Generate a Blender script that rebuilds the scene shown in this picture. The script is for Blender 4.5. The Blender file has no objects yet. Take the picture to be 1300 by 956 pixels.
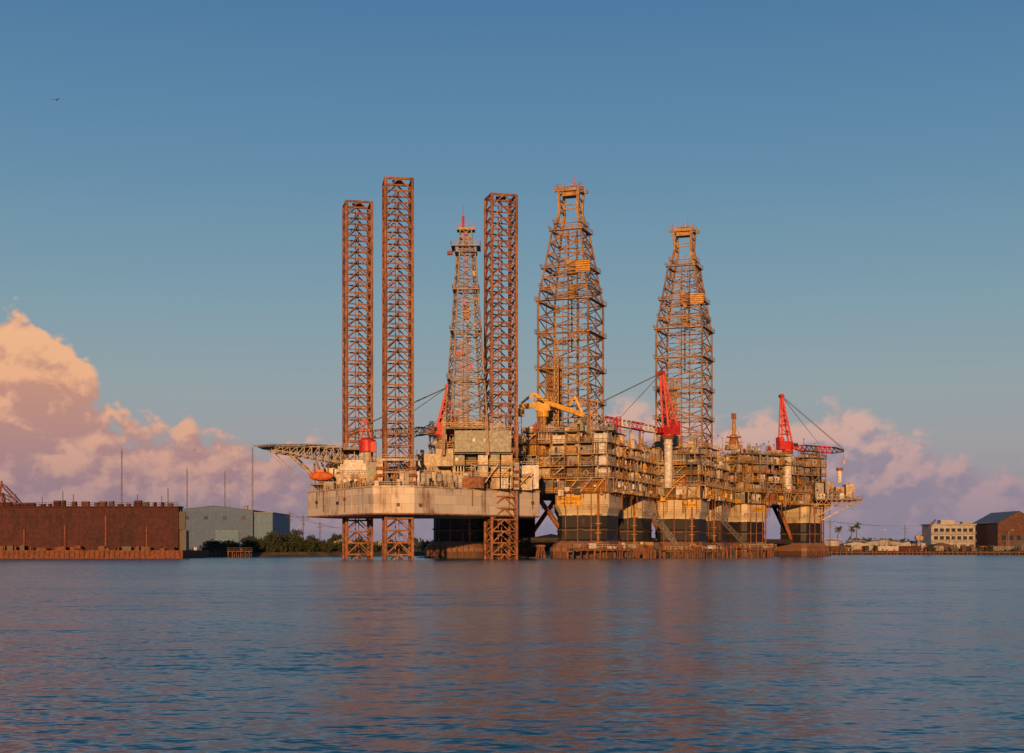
import bpy, math, random
from mathutils import Vector, Matrix, noise
RND = random.Random(11)
scene = bpy.context.scene
scene.view_settings.view_transform = 'Standard'
try: scene.view_settings.look = 'None'
except Exception: pass
scene.view_settings.exposure = 0

def s2l(c):
    c = c/255.0
    return c/12.92 if c <= 0.04045 else ((c+0.055)/1.055)**2.4
def lin(r, g, b): return (s2l(r), s2l(g), s2l(b), 1.0)

# ------------------------------------------------------------------ materials
MATS = {}
def base_mat(name):
    m = bpy.data.materials.new(name); m.use_nodes = True
    nt = m.node_tree
    return m, nt, nt.nodes, nt.links, nt.nodes['Principled BSDF']

def paint(key, col, rust=0.35, rough=0.55, rustcol=(0.15, 0.055, 0.02), sc=0.35, metal=0.0):
    m, nt, N, L, P = base_mat(key)
    tc = N.new('ShaderNodeTexCoord')
    mp = N.new('ShaderNodeMapping'); mp.inputs['Scale'].default_value = (1, 1, 0.22)
    L.new(tc.outputs['Object'], mp.inputs['Vector'])
    n1 = N.new('ShaderNodeTexNoise'); n1.inputs['Scale'].default_value = sc
    n1.inputs['Detail'].default_value = 6; n1.inputs['Roughness'].default_value = 0.72
    L.new(mp.outputs[0], n1.inputs['Vector'])
    r1 = N.new('ShaderNodeValToRGB')
    r1.color_ramp.elements[0].position = 0.66-0.34*rust; r1.color_ramp.elements[0].color = (0, 0, 0, 1)
    r1.color_ramp.elements[1].position = 0.80-0.30*rust; r1.color_ramp.elements[1].color = (1, 1, 1, 1)
    L.new(n1.outputs['Fac'], r1.inputs['Fac'])
    n2 = N.new('ShaderNodeTexNoise'); n2.inputs['Scale'].default_value = 1.3; n2.inputs['Detail'].default_value = 3
    L.new(tc.outputs['Object'], n2.inputs['Vector'])
    r2 = N.new('ShaderNodeMapRange'); r2.inputs['From Min'].default_value = 0.3; r2.inputs['From Max'].default_value = 0.7
    r2.inputs['To Min'].default_value = 0.5; r2.inputs['To Max'].default_value = 1.14
    L.new(n2.outputs['Fac'], r2.inputs['Value'])
    mx = N.new('ShaderNodeMix'); mx.data_type = 'RGBA'
    mx.inputs[6].default_value = (*col, 1); mx.inputs[7].default_value = (*rustcol, 1)
    L.new(r1.outputs['Color'], mx.inputs[0])
    ml = N.new('ShaderNodeVectorMath'); ml.operation = 'SCALE'
    L.new(mx.outputs[2], ml.inputs[0]); L.new(r2.outputs[0], ml.inputs['Scale'])
    L.new(ml.outputs[0], P.inputs['Base Color'])
    P.inputs['Roughness'].default_value = rough; P.inputs['Metallic'].default_value = metal
    MATS[key] = m
    return m

paint('cream', (0.50, 0.41, 0.27), 0.48)
paint('white', (0.64, 0.60, 0.53), 0.3)
paint('grey', (0.28, 0.26, 0.23), 0.42)
paint('sage', (0.27, 0.28, 0.21), 0.35)
paint('dark', (0.04, 0.034, 0.028), 0.3)
paint('void', (0.015, 0.014, 0.015), 0.1)
paint('rust', (0.30, 0.11, 0.04), 0.55, rustcol=(0.12, 0.042, 0.018), rough=0.75)
paint('legsteel', (0.32, 0.135, 0.056), 0.58, rustcol=(0.13, 0.05, 0.024), rough=0.75)
paint('ochre', (0.44, 0.25, 0.075), 0.5, rustcol=(0.18, 0.075, 0.03))
paint('derrick', (0.34, 0.19, 0.08), 0.55, rustcol=(0.13, 0.056, 0.028))
paint('derrickgrey', (0.29, 0.22, 0.15), 0.45, rustcol=(0.18, 0.07, 0.035))
paint('yellow', (0.68, 0.36, 0.02), 0.25)
paint('red', (0.54, 0.022, 0.014), 0.2, rustcol=(0.22, 0.025, 0.015))
paint('orange', (0.62, 0.13, 0.02), 0.1)
paint('blue', (0.008, 0.08, 0.21), 0.1, rustcol=(0.02, 0.07, 0.15))
paint('steel', (0.16, 0.14, 0.12), 0.45)
paint('dockred', (0.072, 0.018, 0.015), 0.5, rustcol=(0.036, 0.013, 0.011), rough=0.85, sc=0.12)
paint('dockrust', (0.20, 0.065, 0.03), 0.5, rough=0.85)
paint('timber', (0.20, 0.09, 0.04), 0.5, rustcol=(0.07, 0.035, 0.018), rough=0.9, sc=1.2)
paint('brownwall', (0.11, 0.05, 0.033), 0.4, rough=0.85)
paint('roofgrey', (0.15, 0.17, 0.18), 0.3)
paint('bark', (0.10, 0.07, 0.045), 0.3, rough=0.95)
paint('cladlight', (0.045, 0.15, 0.27), 0.15, rustcol=(0.08, 0.14, 0.2))
paint('offwhite', (0.38, 0.35, 0.31), 0.25, rustcol=(0.25, 0.2, 0.14))
m, nt, N, L, P = base_mat('glass'); P.inputs['Base Color'].default_value = (0.02, 0.025, 0.03, 1); P.inputs['Roughness'].default_value = 0.12
MATS['glass'] = m
m, nt, N, L, P = base_mat('gullwhite'); P.inputs['Base Color'].default_value = (0.25, 0.24, 0.23, 1); MATS['gullwhite'] = m

def hull_mat(key, col, bands=None, rustamt=0.4):
    """plated steel: strakes, weld lines, rust streaks running down; optional boot-top paint bands by height"""
    m, nt, N, L, P = base_mat(key)
    tc = N.new('ShaderNodeTexCoord'); sp = N.new('ShaderNodeSeparateXYZ'); L.new(tc.outputs['Object'], sp.inputs[0])
    ad = N.new('ShaderNodeMath'); ad.operation = 'ADD'
    my = N.new('ShaderNodeMath'); my.operation = 'MULTIPLY'; my.inputs[1].default_value = 0.7
    L.new(sp.outputs['Y'], my.inputs[0]); L.new(sp.outputs['X'], ad.inputs[0]); L.new(my.outputs[0], ad.inputs[1])
    cb = N.new('ShaderNodeCombineXYZ'); L.new(ad.outputs[0], cb.inputs[0]); L.new(sp.outputs['Z'], cb.inputs[1])
    br = N.new('ShaderNodeTexBrick'); br.inputs['Scale'].default_value = 1.0
    br.inputs['Brick Width'].default_value = 3.4; br.inputs['Row Height'].default_value = 2.6
    br.inputs['Mortar Size'].default_value = 0.05; br.inputs['Mortar Smooth'].default_value = 0.3
    br.inputs['Color1'].default_value = (0.84, 0.84, 0.84, 1); br.inputs['Color2'].default_value = (1.06, 1.05, 1.03, 1)
    br.inputs['Mortar'].default_value = (0.62, 0.58, 0.52, 1)
    L.new(cb.outputs[0], br.inputs['Vector'])
    mp = N.new('ShaderNodeMapping'); mp.inputs['Scale'].default_value = (1, 1, 0.10)
    L.new(tc.outputs['Object'], mp.inputs['Vector'])
    n1 = N.new('ShaderNodeTexNoise'); n1.inputs['Scale'].default_value = 0.7; n1.inputs['Detail'].default_value = 8; n1.inputs['Roughness'].default_value = 0.75
    L.new(mp.outputs[0], n1.inputs['Vector'])
    n3 = N.new('ShaderNodeTexNoise'); n3.inputs['Scale'].default_value = 0.12; n3.inputs['Detail'].default_value = 5
    L.new(tc.outputs['Object'], n3.inputs['Vector'])
    sm = N.new('ShaderNodeMath'); sm.operation = 'ADD'; L.new(n1.outputs['Fac'], sm.inputs[0]); L.new(n3.outputs['Fac'], sm.inputs[1])
    mr = N.new('ShaderNodeMapRange'); mr.inputs['From Min'].default_value = 1.18-0.3*rustamt; mr.inputs['From Max'].default_value = 1.42-0.25*rustamt
    L.new(sm.outputs[0], mr.inputs['Value'])
    src = None
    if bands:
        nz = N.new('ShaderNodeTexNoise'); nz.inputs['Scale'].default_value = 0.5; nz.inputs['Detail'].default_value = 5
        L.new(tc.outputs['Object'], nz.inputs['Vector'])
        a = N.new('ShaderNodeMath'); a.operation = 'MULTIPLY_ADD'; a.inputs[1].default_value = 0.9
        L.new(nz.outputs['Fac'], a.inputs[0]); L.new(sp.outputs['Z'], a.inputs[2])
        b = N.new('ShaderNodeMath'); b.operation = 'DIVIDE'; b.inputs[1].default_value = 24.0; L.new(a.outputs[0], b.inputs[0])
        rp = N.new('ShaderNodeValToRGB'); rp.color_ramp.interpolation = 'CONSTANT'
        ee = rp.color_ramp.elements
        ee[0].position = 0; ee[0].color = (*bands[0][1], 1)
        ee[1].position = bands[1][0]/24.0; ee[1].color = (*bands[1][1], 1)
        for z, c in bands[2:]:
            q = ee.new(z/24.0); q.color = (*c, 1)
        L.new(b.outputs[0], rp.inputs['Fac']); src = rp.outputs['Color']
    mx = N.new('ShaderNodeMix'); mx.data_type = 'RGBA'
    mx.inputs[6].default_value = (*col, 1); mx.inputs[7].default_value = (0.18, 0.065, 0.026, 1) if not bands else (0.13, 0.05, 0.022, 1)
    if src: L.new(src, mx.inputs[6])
    L.new(mr.outputs[0], mx.inputs[0])
    mm = N.new('ShaderNodeMix'); mm.data_type = 'RGBA'; mm.blend_type = 'MULTIPLY'; mm.inputs[0].default_value = 1
    L.new(mx.outputs[2], mm.inputs[6]); L.new(br.outputs['Color'], mm.inputs[7])
    L.new(mm.outputs[2], P.inputs['Base Color']); P.inputs['Roughness'].default_value = 0.65
    MATS[key] = m
hull_mat('jackhull', (0.54, 0.48, 0.38), rustamt=.5)
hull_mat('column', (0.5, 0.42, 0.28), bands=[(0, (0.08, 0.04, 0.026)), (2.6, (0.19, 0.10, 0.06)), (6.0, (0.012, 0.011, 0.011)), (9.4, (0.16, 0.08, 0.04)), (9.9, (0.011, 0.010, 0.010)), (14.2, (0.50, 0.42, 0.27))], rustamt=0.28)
hull_mat('deckbox', (0.26, 0.22, 0.16), rustamt=0.55)

def foliage(key, c1, c2):
    m, nt, N, L, P = base_mat(key)
    g = N.new('ShaderNodeNewGeometry'); mx = N.new('ShaderNodeMix'); mx.data_type = 'RGBA'
    n = N.new('ShaderNodeTexNoise'); n.inputs['Scale'].default_value = 0.5
    L.new(g.outputs['Position'], n.inputs['Vector'])
    a = N.new('ShaderNodeMath'); a.operation = 'MULTIPLY_ADD'; a.inputs[1].default_value = 0.5
    L.new(g.outputs['Random Per Island'], a.inputs[0]); L.new(n.outputs['Fac'], a.inputs[2])
    s = N.new('ShaderNodeMath'); s.operation = 'SUBTRACT'; s.inputs[1].default_value = 0.25; L.new(a.outputs[0], s.inputs[0]); s.use_clamp = True
    L.new(s.outputs[0], mx.inputs[0]); mx.inputs[6].default_value = (*c1, 1); mx.inputs[7].default_value = (*c2, 1)
    L.new(mx.outputs[2], P.inputs['Base Color']); P.inputs['Roughness'].default_value = 0.8
    MATS[key] = m
foliage('leaf', (0.014, 0.024, 0.009), (0.055, 0.068, 0.018))
foliage('fartree', (0.020, 0.026, 0.014), (0.05, 0.055, 0.03))
foliage('palmleaf', (0.04, 0.05, 0.02), (0.08, 0.09, 0.03))

# ------------------------------------------------------------------ mesh builder
class MB:
    def __init__(s, tf=None):
        s.v = []; s.f = []; s.m = []; s.slots = []; s.tf = tf
    def mi(s, k):
        if k not in s.slots: s.slots.append(k)
        return s.slots.index(k)
    def add(s, vs, fs, k):
        b = len(s.v); mi = s.mi(k)
        for p in vs:
            p = Vector(p)
            s.v.append(s.tf @ p if s.tf else p)
        for f in fs:
            s.f.append([b+i for i in f]); s.m.append(mi)
    BF = [(0,3,2,1),(4,5,6,7),(0,1,5,4),(1,2,6,5),(2,3,7,6),(3,0,4,7)]
    def bb(s, x0, x1, y0, y1, z0, z1, k):
        s.add([(x0,y0,z0),(x1,y0,z0),(x1,y1,z0),(x0,y1,z0),(x0,y0,z1),(x1,y0,z1),(x1,y1,z1),(x0,y1,z1)], MB.BF, k)
    def box(s, cx, cy, z0, w, d, h, k, yaw=0):
        c, sn = math.cos(yaw), math.sin(yaw); pts = []
        for z in (z0, z0+h):
            for a, b in ((-w/2,-d/2),(w/2,-d/2),(w/2,d/2),(-w/2,d/2)):
                pts.append((cx+a*c-b*sn, cy+a*sn+b*c, z))
        s.add(pts, MB.BF, k)
    def frame(s, p, q):
        p = Vector(p); q = Vector(q); d = (q-p)
        if d.length < 1e-6: d = Vector((0,0,1e-3))
        d.normalize(); up = Vector((0,0,1)) if abs(d.z) < 0.95 else Vector((0,1,0))
        a = d.cross(up).normalized(); b = a.cross(d).normalized()
        return p, q, a, b
    def beam(s, p, q, w, k, h=None):
        p, q, a, b = s.frame(p, q); h = h or w; pts = []
        for o in (p, q):
            for i, j in ((-1,-1),(1,-1),(1,1),(-1,1)): pts.append(o+a*(i*w/2)+b*(j*h/2))
        s.add(pts, MB.BF, k)
    def cyl(s, p, q, r, k, n=8, r2=None):
        p, q, a, b = s.frame(p, q); r2 = r if r2 is None else r2; pts = []
        for o, rr in ((p, r), (q, r2)):
            for i in range(n):
                t = 2*math.pi*i/n; pts.append(o+a*(rr*math.cos(t))+b*(rr*math.sin(t)))
        fs = [(i,(i+1)%n,n+(i+1)%n,n+i) for i in range(n)]
        fs.append(tuple(range(n-1,-1,-1))); fs.append(tuple(range(n,2*n)))
        s.add(pts, fs, k)
    def prism(s, pts2, z0, z1, k):
        n = len(pts2); pts = [(x,y,z0) for x,y in pts2]+[(x,y,z1) for x,y in pts2]
        fs = [(i,(i+1)%n,n+(i+1)%n,n+i) for i in range(n)]
        fs.append(tuple(range(n-1,-1,-1))); fs.append(tuple(range(n,2*n)))
        s.add(pts, fs, k)
    def loft(s, rings, k):
        n = len(rings[0]); pts = [p for r in rings for p in r]; fs = []
        for j in range(len(rings)-1):
            for i in range(n): fs.append((j*n+i, j*n+(i+1)%n, (j+1)*n+(i+1)%n, (j+1)*n+i))
        fs.append(tuple(range(n-1,-1,-1))); fs.append(tuple(range((len(rings)-1)*n, len(rings)*n)))
        s.add(pts, fs, k)
    def rail(s, pts, z, k='cream', t=0.09, step=2.2, h=1.15):
        for a, b in zip(pts[:-1], pts[1:]):
            a = Vector((a[0],a[1],z)); b = Vector((b[0],b[1],z)); L = (b-a).length; n = max(1, int(L/step))
            for i in range(n+1):
                p = a.lerp(b, i/n); s.beam(p, p+Vector((0,0,h)), t, k)
            for hh in (h, h*0.5): s.beam(a+Vector((0,0,hh)), b+Vector((0,0,hh)), t, k)
    def build(s, name, parent=None):
        me = bpy.data.meshes.new(name); me.from_pydata([tuple(p) for p in s.v], [], s.f)
        for k in s.slots: me.materials.append(MATS[k])
        me.polygons.foreach_set('material_index', s.m); me.update()
        ob = bpy.data.objects.new(name, me); scene.collection.objects.link(ob)
        if parent:
            ob.parent = parent; ob.matrix_parent_inverse = parent.matrix_world.inverted()
        return ob

def empty(name, loc=(0,0,0), yaw=0):
    e = bpy.data.objects.new(name, None); scene.collection.objects.link(e)
    e.location = loc; e.rotation_euler = (0,0,yaw)
    e.matrix_world = Matrix.Translation(loc) @ Matrix.Rotation(yaw, 4, 'Z')
    return e

# ------------------------------------------------------------------ structural helpers
def lattice_box(mb, cx, cy, prof, bay, wc, wb, k, yaw=0, style='V', kc=None, mids=False):
    """prof: list of (z, half-width). square lattice tower"""
    kc = kc or k
    def half(z):
        for (z0,h0),(z1,h1) in zip(prof[:-1], prof[1:]):
            if z <= z1 or (z1 == prof[-1][0]): return h0+(h1-h0)*max(0,(z-z0))/(z1-z0)
    def cor(z):
        h = half(z); c, sn = math.cos(yaw), math.sin(yaw)
        return [Vector((cx+a*h*c-b*h*sn, cy+a*h*sn+b*h*c, z)) for a, b in ((-1,-1),(1,-1),(1,1),(-1,1))]
    for (z0,_),(z1,_) in zip(prof[:-1], prof[1:]):
        A, B = cor(z0+1e-4), cor(z1-1e-4)
        for i in range(4): mb.cyl(A[i], B[i], wc/2, kc, 6)
    z0, z1 = prof[0][0], prof[-1][0]; n = max(1, round((z1-z0)/bay)); dz = (z1-z0)/n
    for j in range(n+1):
        z = min(z0+j*dz, z1-1e-3); C = cor(z)
        for i in range(4):
            mb.beam(C[i], C[(i+1)%4], wb, k)
        if j == n: break
        D = cor(min(z+dz, z1-1e-3))
        for i in range(4):
            a, b, c, d = C[i], C[(i+1)%4], D[i], D[(i+1)%4]
            if style == 'V':
                mid = (c+d)/2; mb.beam(a, mid, wb*0.9, k); mb.beam(b, mid, wb*0.9, k)
            elif style == 'X':
                mb.beam(a, d, wb*0.8, k); mb.beam(b, c, wb*0.8, k)
            elif style == 'Z':
                if (i+j) % 2: mb.beam(a, d, wb*0.85, k)
                else: mb.beam(b, c, wb*0.85, k)
            if mids:
                mb.beam((a+b)/2, (c+d)/2, wb*0.7, k)
        if style == 'V':
            mb.beam((C[0]+C[1])/2, (C[2]+C[3])/2, wb*0.7, k)
    return cor

def ring_platform(mb, cx, cy, z, h, k='derrick', rk='derrick', out=1.0, yaw=0):
    H = h+out
    for a, b, c, d in ((-H,H,-H,-h+.1),(-H,H,h-.1,H),(-H,-h+.1,-h+.1,h-.1),(h-.1,H,-h+.1,h-.1)):
        mb.bb(cx+a, cx+b, cy+c, cy+d, z, z+0.25, k)
    P = [(cx-H,cy-H),(cx+H,cy-H),(cx+H,cy+H),(cx-H,cy+H),(cx-H,cy-H)]
    mb.rail(P, z+0.25, rk, 0.1, 1.8, 1.2)

def stair(mb, x0, y, z0, x1, z1, k='cream', w=0.9):
    mb.beam((x0,y,z0),(x1,y,z1),0.12,k,0.28); mb.beam((x0,y+w,z0),(x1,y+w,z1),0.12,k,0.28)
    n = max(3, int(abs(z1-z0)/0.35))
    for i in range(n):
        t = (i+.5)/n; x = x0+(x1-x0)*t; z = z0+(z1-z0)*t
        mb.bb(x-.12, x+.12, y, y+w, z-.03, z+.03, k)
    mb.beam((x0,y,z0+1),(x1,y,z1+1),0.08,k)

WALLS = ['cream','cream','white','grey','sage','ochre','grey','steel','white','white','grey']
def module(mb, x0, x1, y0, y1, z0, z1, R, k=None):
    k = k or R.choice(WALLS)
    mb.bb(x0,x1,y0,y1,z0,z1,k)
    n = int((x1-x0)/R.choice([0.6,0.9,1.3]))
    for i in range(n):                       # corrugation ribs
        x = x0+(i+.5)*(x1-x0)/max(1,n); mb.bb(x-.07,x+.07,y0-.08,y0-.001,z0+.1,z1-.1,k)
    t = R.random()
    if t < .35:
        w = (x1-x0)
        for i in range(int(w/1.6)):
            x = x0+.8+i*1.6
            if R.random() < .7: mb.bb(x-.35,x+.35,y0-.1,y0-.085,(z0+z1)/2-.1,(z0+z1)/2+.7,'glass')
    elif t < .7:
        x = R.uniform(x0+.6,x1-.6); mb.bb(x-.45,x+.45,y0-.11,y0-.085,z0+.15,z0+2.2,R.choice(['dark','red','grey','void']))
    if R.random() < .6:
        x = R.uniform(x0+.5,x1-.5); mb.bb(x-.4,x+.4,y0+.3,y0+1.2,z1+.002,z1+R.uniform(.4,1.1),R.choice(WALLS))

def item(mb, x, y, z, R, s=1.0):
    t = R.random()
    if t < .16:
        h = R.uniform(1.5,4)*s; r = R.uniform(.5,1.2)*s; k = R.choice(['white','cream','grey','yellow','red','rust'])
        mb.cyl((x,y,z),(x,y,z+h),r,k,12); mb.cyl((x,y,z+h),(x,y,z+h+.5*s),r,k,12,r*.3)
        mb.cyl((x,y,z+h*.5),(x,y,z+h*.55),r*1.06,'dark',12)
    elif t < .30:
        l = R.uniform(2,4)*s; r = R.uniform(.5,1)*s; k = R.choice(['white','cream','grey','ochre'])
        mb.cyl((x-l/2,y,z+r+.4),(x+l/2,y,z+r+.4),r,k,12)
        for q in (-.3,.3): mb.bb(x+q*l-.15,x+q*l+.15,y-r*.8,y+r*.8,z,z+r*.7+.4,'steel')
    elif t < .44:
        w = R.uniform(2,4.5)*s; h = R.uniform(1.6,2.8)*s; module(mb,x-w/2,x+w/2,y-1.2*s,y+1.2*s,z,z+h,R)
    elif t < .60:
        n = R.randint(3,8); h = R.uniform(1.5,6)*s; k = R.choice(['ochre','cream','grey','grey','white'])
        for i in range(n):
            xx = x+(i-n/2)*.5; hh = h*R.uniform(.7,1); mb.cyl((xx,y,z),(xx,y,z+hh),.12,k,6)
        mb.cyl((x-n*.3,y-.15,z+h*.5),(x+n*.3,y-.15,z+h*.5),.1,k,6)
    elif t < .74:
        w = R.uniform(1,2)*s; h = R.uniform(2.5,6)*s; k = R.choice(['rust','yellow','ochre','grey','red'])
        lattice_box(mb,x,y,[(z,w/2),(z+h,w/2)],w,.16,.12,k,style='Z')
    elif t < .86:
        r = R.uniform(.7,1.4)*s; k = R.choice(['ochre','grey','red','rust','yellow'])
        mb.cyl((x-.6,y,z+r),(x+.6,y,z+r),r*.55,'dark',12)
        mb.cyl((x-.75,y,z+r),(x-.6,y,z+r),r,k,14); mb.cyl((x+.6,y,z+r),(x+.75,y,z+r),r,k,14)
        mb.bb(x-1,x+1,y-r,y+r,z,z+.3,'steel')
    else:
        h = R.uniform(4,9)*s; mb.cyl((x,y,z),(x,y,z+h),.12,R.choice(['white','cream','rust']),6)
        mb.bb(x-.5,x+.5,y-.15,y+.15,z+h-.3,z+h,'grey'); mb.beam((x,y,z+h*.5),(x+1.4,y,z),.1,'grey')

def cell(mb, x0, x1, y0, y1, z0, z1, R):
    """one bay of the topsides, between two deck levels"""
    t = R.random(); w = x1-x0; fk = R.choice(['ochre','cream','grey','yellow','ochre','rust'])
    for x in (x0, x1): mb.beam((x,y0,z0),(x,y0,z1),.3,fk)
    mb.bb(x0, x1, y1-.3, y1, z0, z1, R.choice(['dark','void','dark','steel','cream','grey','rust']))
    if t < .38: module(mb, x0+.15, x1-.15, y0+(y1-y0)*R.uniform(.02,.4), y1-.4, z0+.05, z1-R.uniform(.05,1.1), R, R.choice(['white','cream','grey','white','grey','cream','sage','steel','ochre','rust']))
    elif t < .50:
        mb.beam((x0,y0,z0),(x1,y0,z1),.2,fk); mb.beam((x1,y0,z0),(x0,y0,z1),.2,fk)
        item(mb,(x0+x1)/2,(y0+y1)/2,z0,R,.55)
    elif t < .66:
        n = R.randint(4,8); k = R.choice(['white','white','cream','grey','yellow'])
        for i in range(n):
            x = x0+(i+.5)*w/n; mb.cyl((x,y0+.6,z0),(x,y0+.6,z1),R.uniform(.12,.28),k,6)
        mb.cyl((x0,y0+.3,z0+1.3),(x1,y0+.3,z0+1.3),.16,R.choice(['white','grey','yellow']),6)
    elif t < .82:
        for q in (.3,.72):
            item(mb, x0+w*q, y0+(y1-y0)*.4, z0, R, .5)
    elif t < .86:
        r = min(w,z1-z0)*.3; mb.cyl((x0+w/2,y0+.4,z0+r+.2),(x0+w/2,y1-.5,z0+r+.2),r,R.choice(['white','cream','ochre','grey']),14)
        mb.cyl((x0+w/2,y0+.25,z0+r+.2),(x0+w/2,y0+.4,z0+r+.2),r*.6,'dark',12)
    else:
        stair(mb, x0+.3, y0-.2, z0, x1-.3, z1, R.choice(['cream','yellow','ochre']))
        mb.beam((x0,y0,z1-.6),(x1,y0,z1-.6),.25,fk)

def topsides(mb, H, z0, R, nmin, nmax, lev=3.7, cw=4.6, skip=()):
    n = int(2*H/cw); cw = 2*H/n
    for side in range(4):
        if side in skip: continue
        ang = side*math.pi/2; old = mb.tf
        mb.tf = (old or Matrix()) @ Matrix.Rotation(ang, 4, 'Z')
        lv = R.randint(nmin, nmax)
        for i in range(n):
            if R.random() < .6: lv = max(nmin, min(nmax, lv+R.choice([-1,1])))
            x0 = -H+i*cw; x1 = x0+cw
            for j in range(lv):
                z = z0+j*lev; yy = -H+R.choice([0,0,.8,1.6])*(j>0)
                mb.bb(x0, x1, yy-.5, -H+5, z-.3+.003*i, z+.003*i, R.choice(['steel','ochre','grey','rust']))
                cell(mb, x0, x1, yy, yy+3.2, z+.01, z+lev-.32, R)
                mb.rail([(x0,yy-.45),(x1,yy-.45)], z, R.choice(['cream','yellow','ochre','grey']), .1, 1.5)
            zt = z0+lv*lev; yy = -H
            mb.bb(x0, x1, yy-.5, yy+5, zt-.3+.003*i, zt+.003*i, 'steel')
            mb.rail([(x0,yy-.45),(x1,yy-.45)], zt, R.choice(['cream','yellow','grey']), .1, 1.5)
            for q in range(4): item(mb, R.uniform(x0,x1), yy+R.uniform(.6,3.5), zt, R, R.uniform(.6,1.1))
        mb.tf = old

def column(mb, cx, cy, h, z0, z1, k='column'):
    def ring(z, hh, c):
        return [(cx+a,cy+b,z) for a,b in ((-hh+c,-hh),(hh-c,-hh),(hh,-hh+c),(hh,hh-c),(hh-c,hh),(-hh+c,hh),(-hh,hh-c),(-hh,-hh+c))]
    c = 1.6
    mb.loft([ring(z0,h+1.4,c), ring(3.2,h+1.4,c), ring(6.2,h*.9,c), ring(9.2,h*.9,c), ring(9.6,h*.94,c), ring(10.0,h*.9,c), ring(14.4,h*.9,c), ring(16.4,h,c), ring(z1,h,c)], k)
    for sx in (-.55,-.1,.4):
        mb.cyl((cx+h*sx, cy-h-.25, 3),(cx+h*sx, cy-h-.25, z1), .16, 'rust', 6)
    mb.bb(cx+h*.62, cx+h*.70, cy-h-.35, cy-h-.02, 2, z1, 'rust')
    for z in (5,8,11,14,17): mb.bb(cx+h*.55, cx+h*.78, cy-h-.45, cy-h*.93, z, z+.18, 'ochre')
    mb.rail([(cx-h-.1,cy-h-.1),(cx+h+.1,cy-h-.1)], 16.0, 'ochre', .12, 2)
    for i in range(9):  # fenders
        x = cx-h*.9+i*h*.225; mb.bb(x-.2,x+.2,cy-h-1.8,cy-h-1.45,.2,4.2,'timber')

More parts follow.
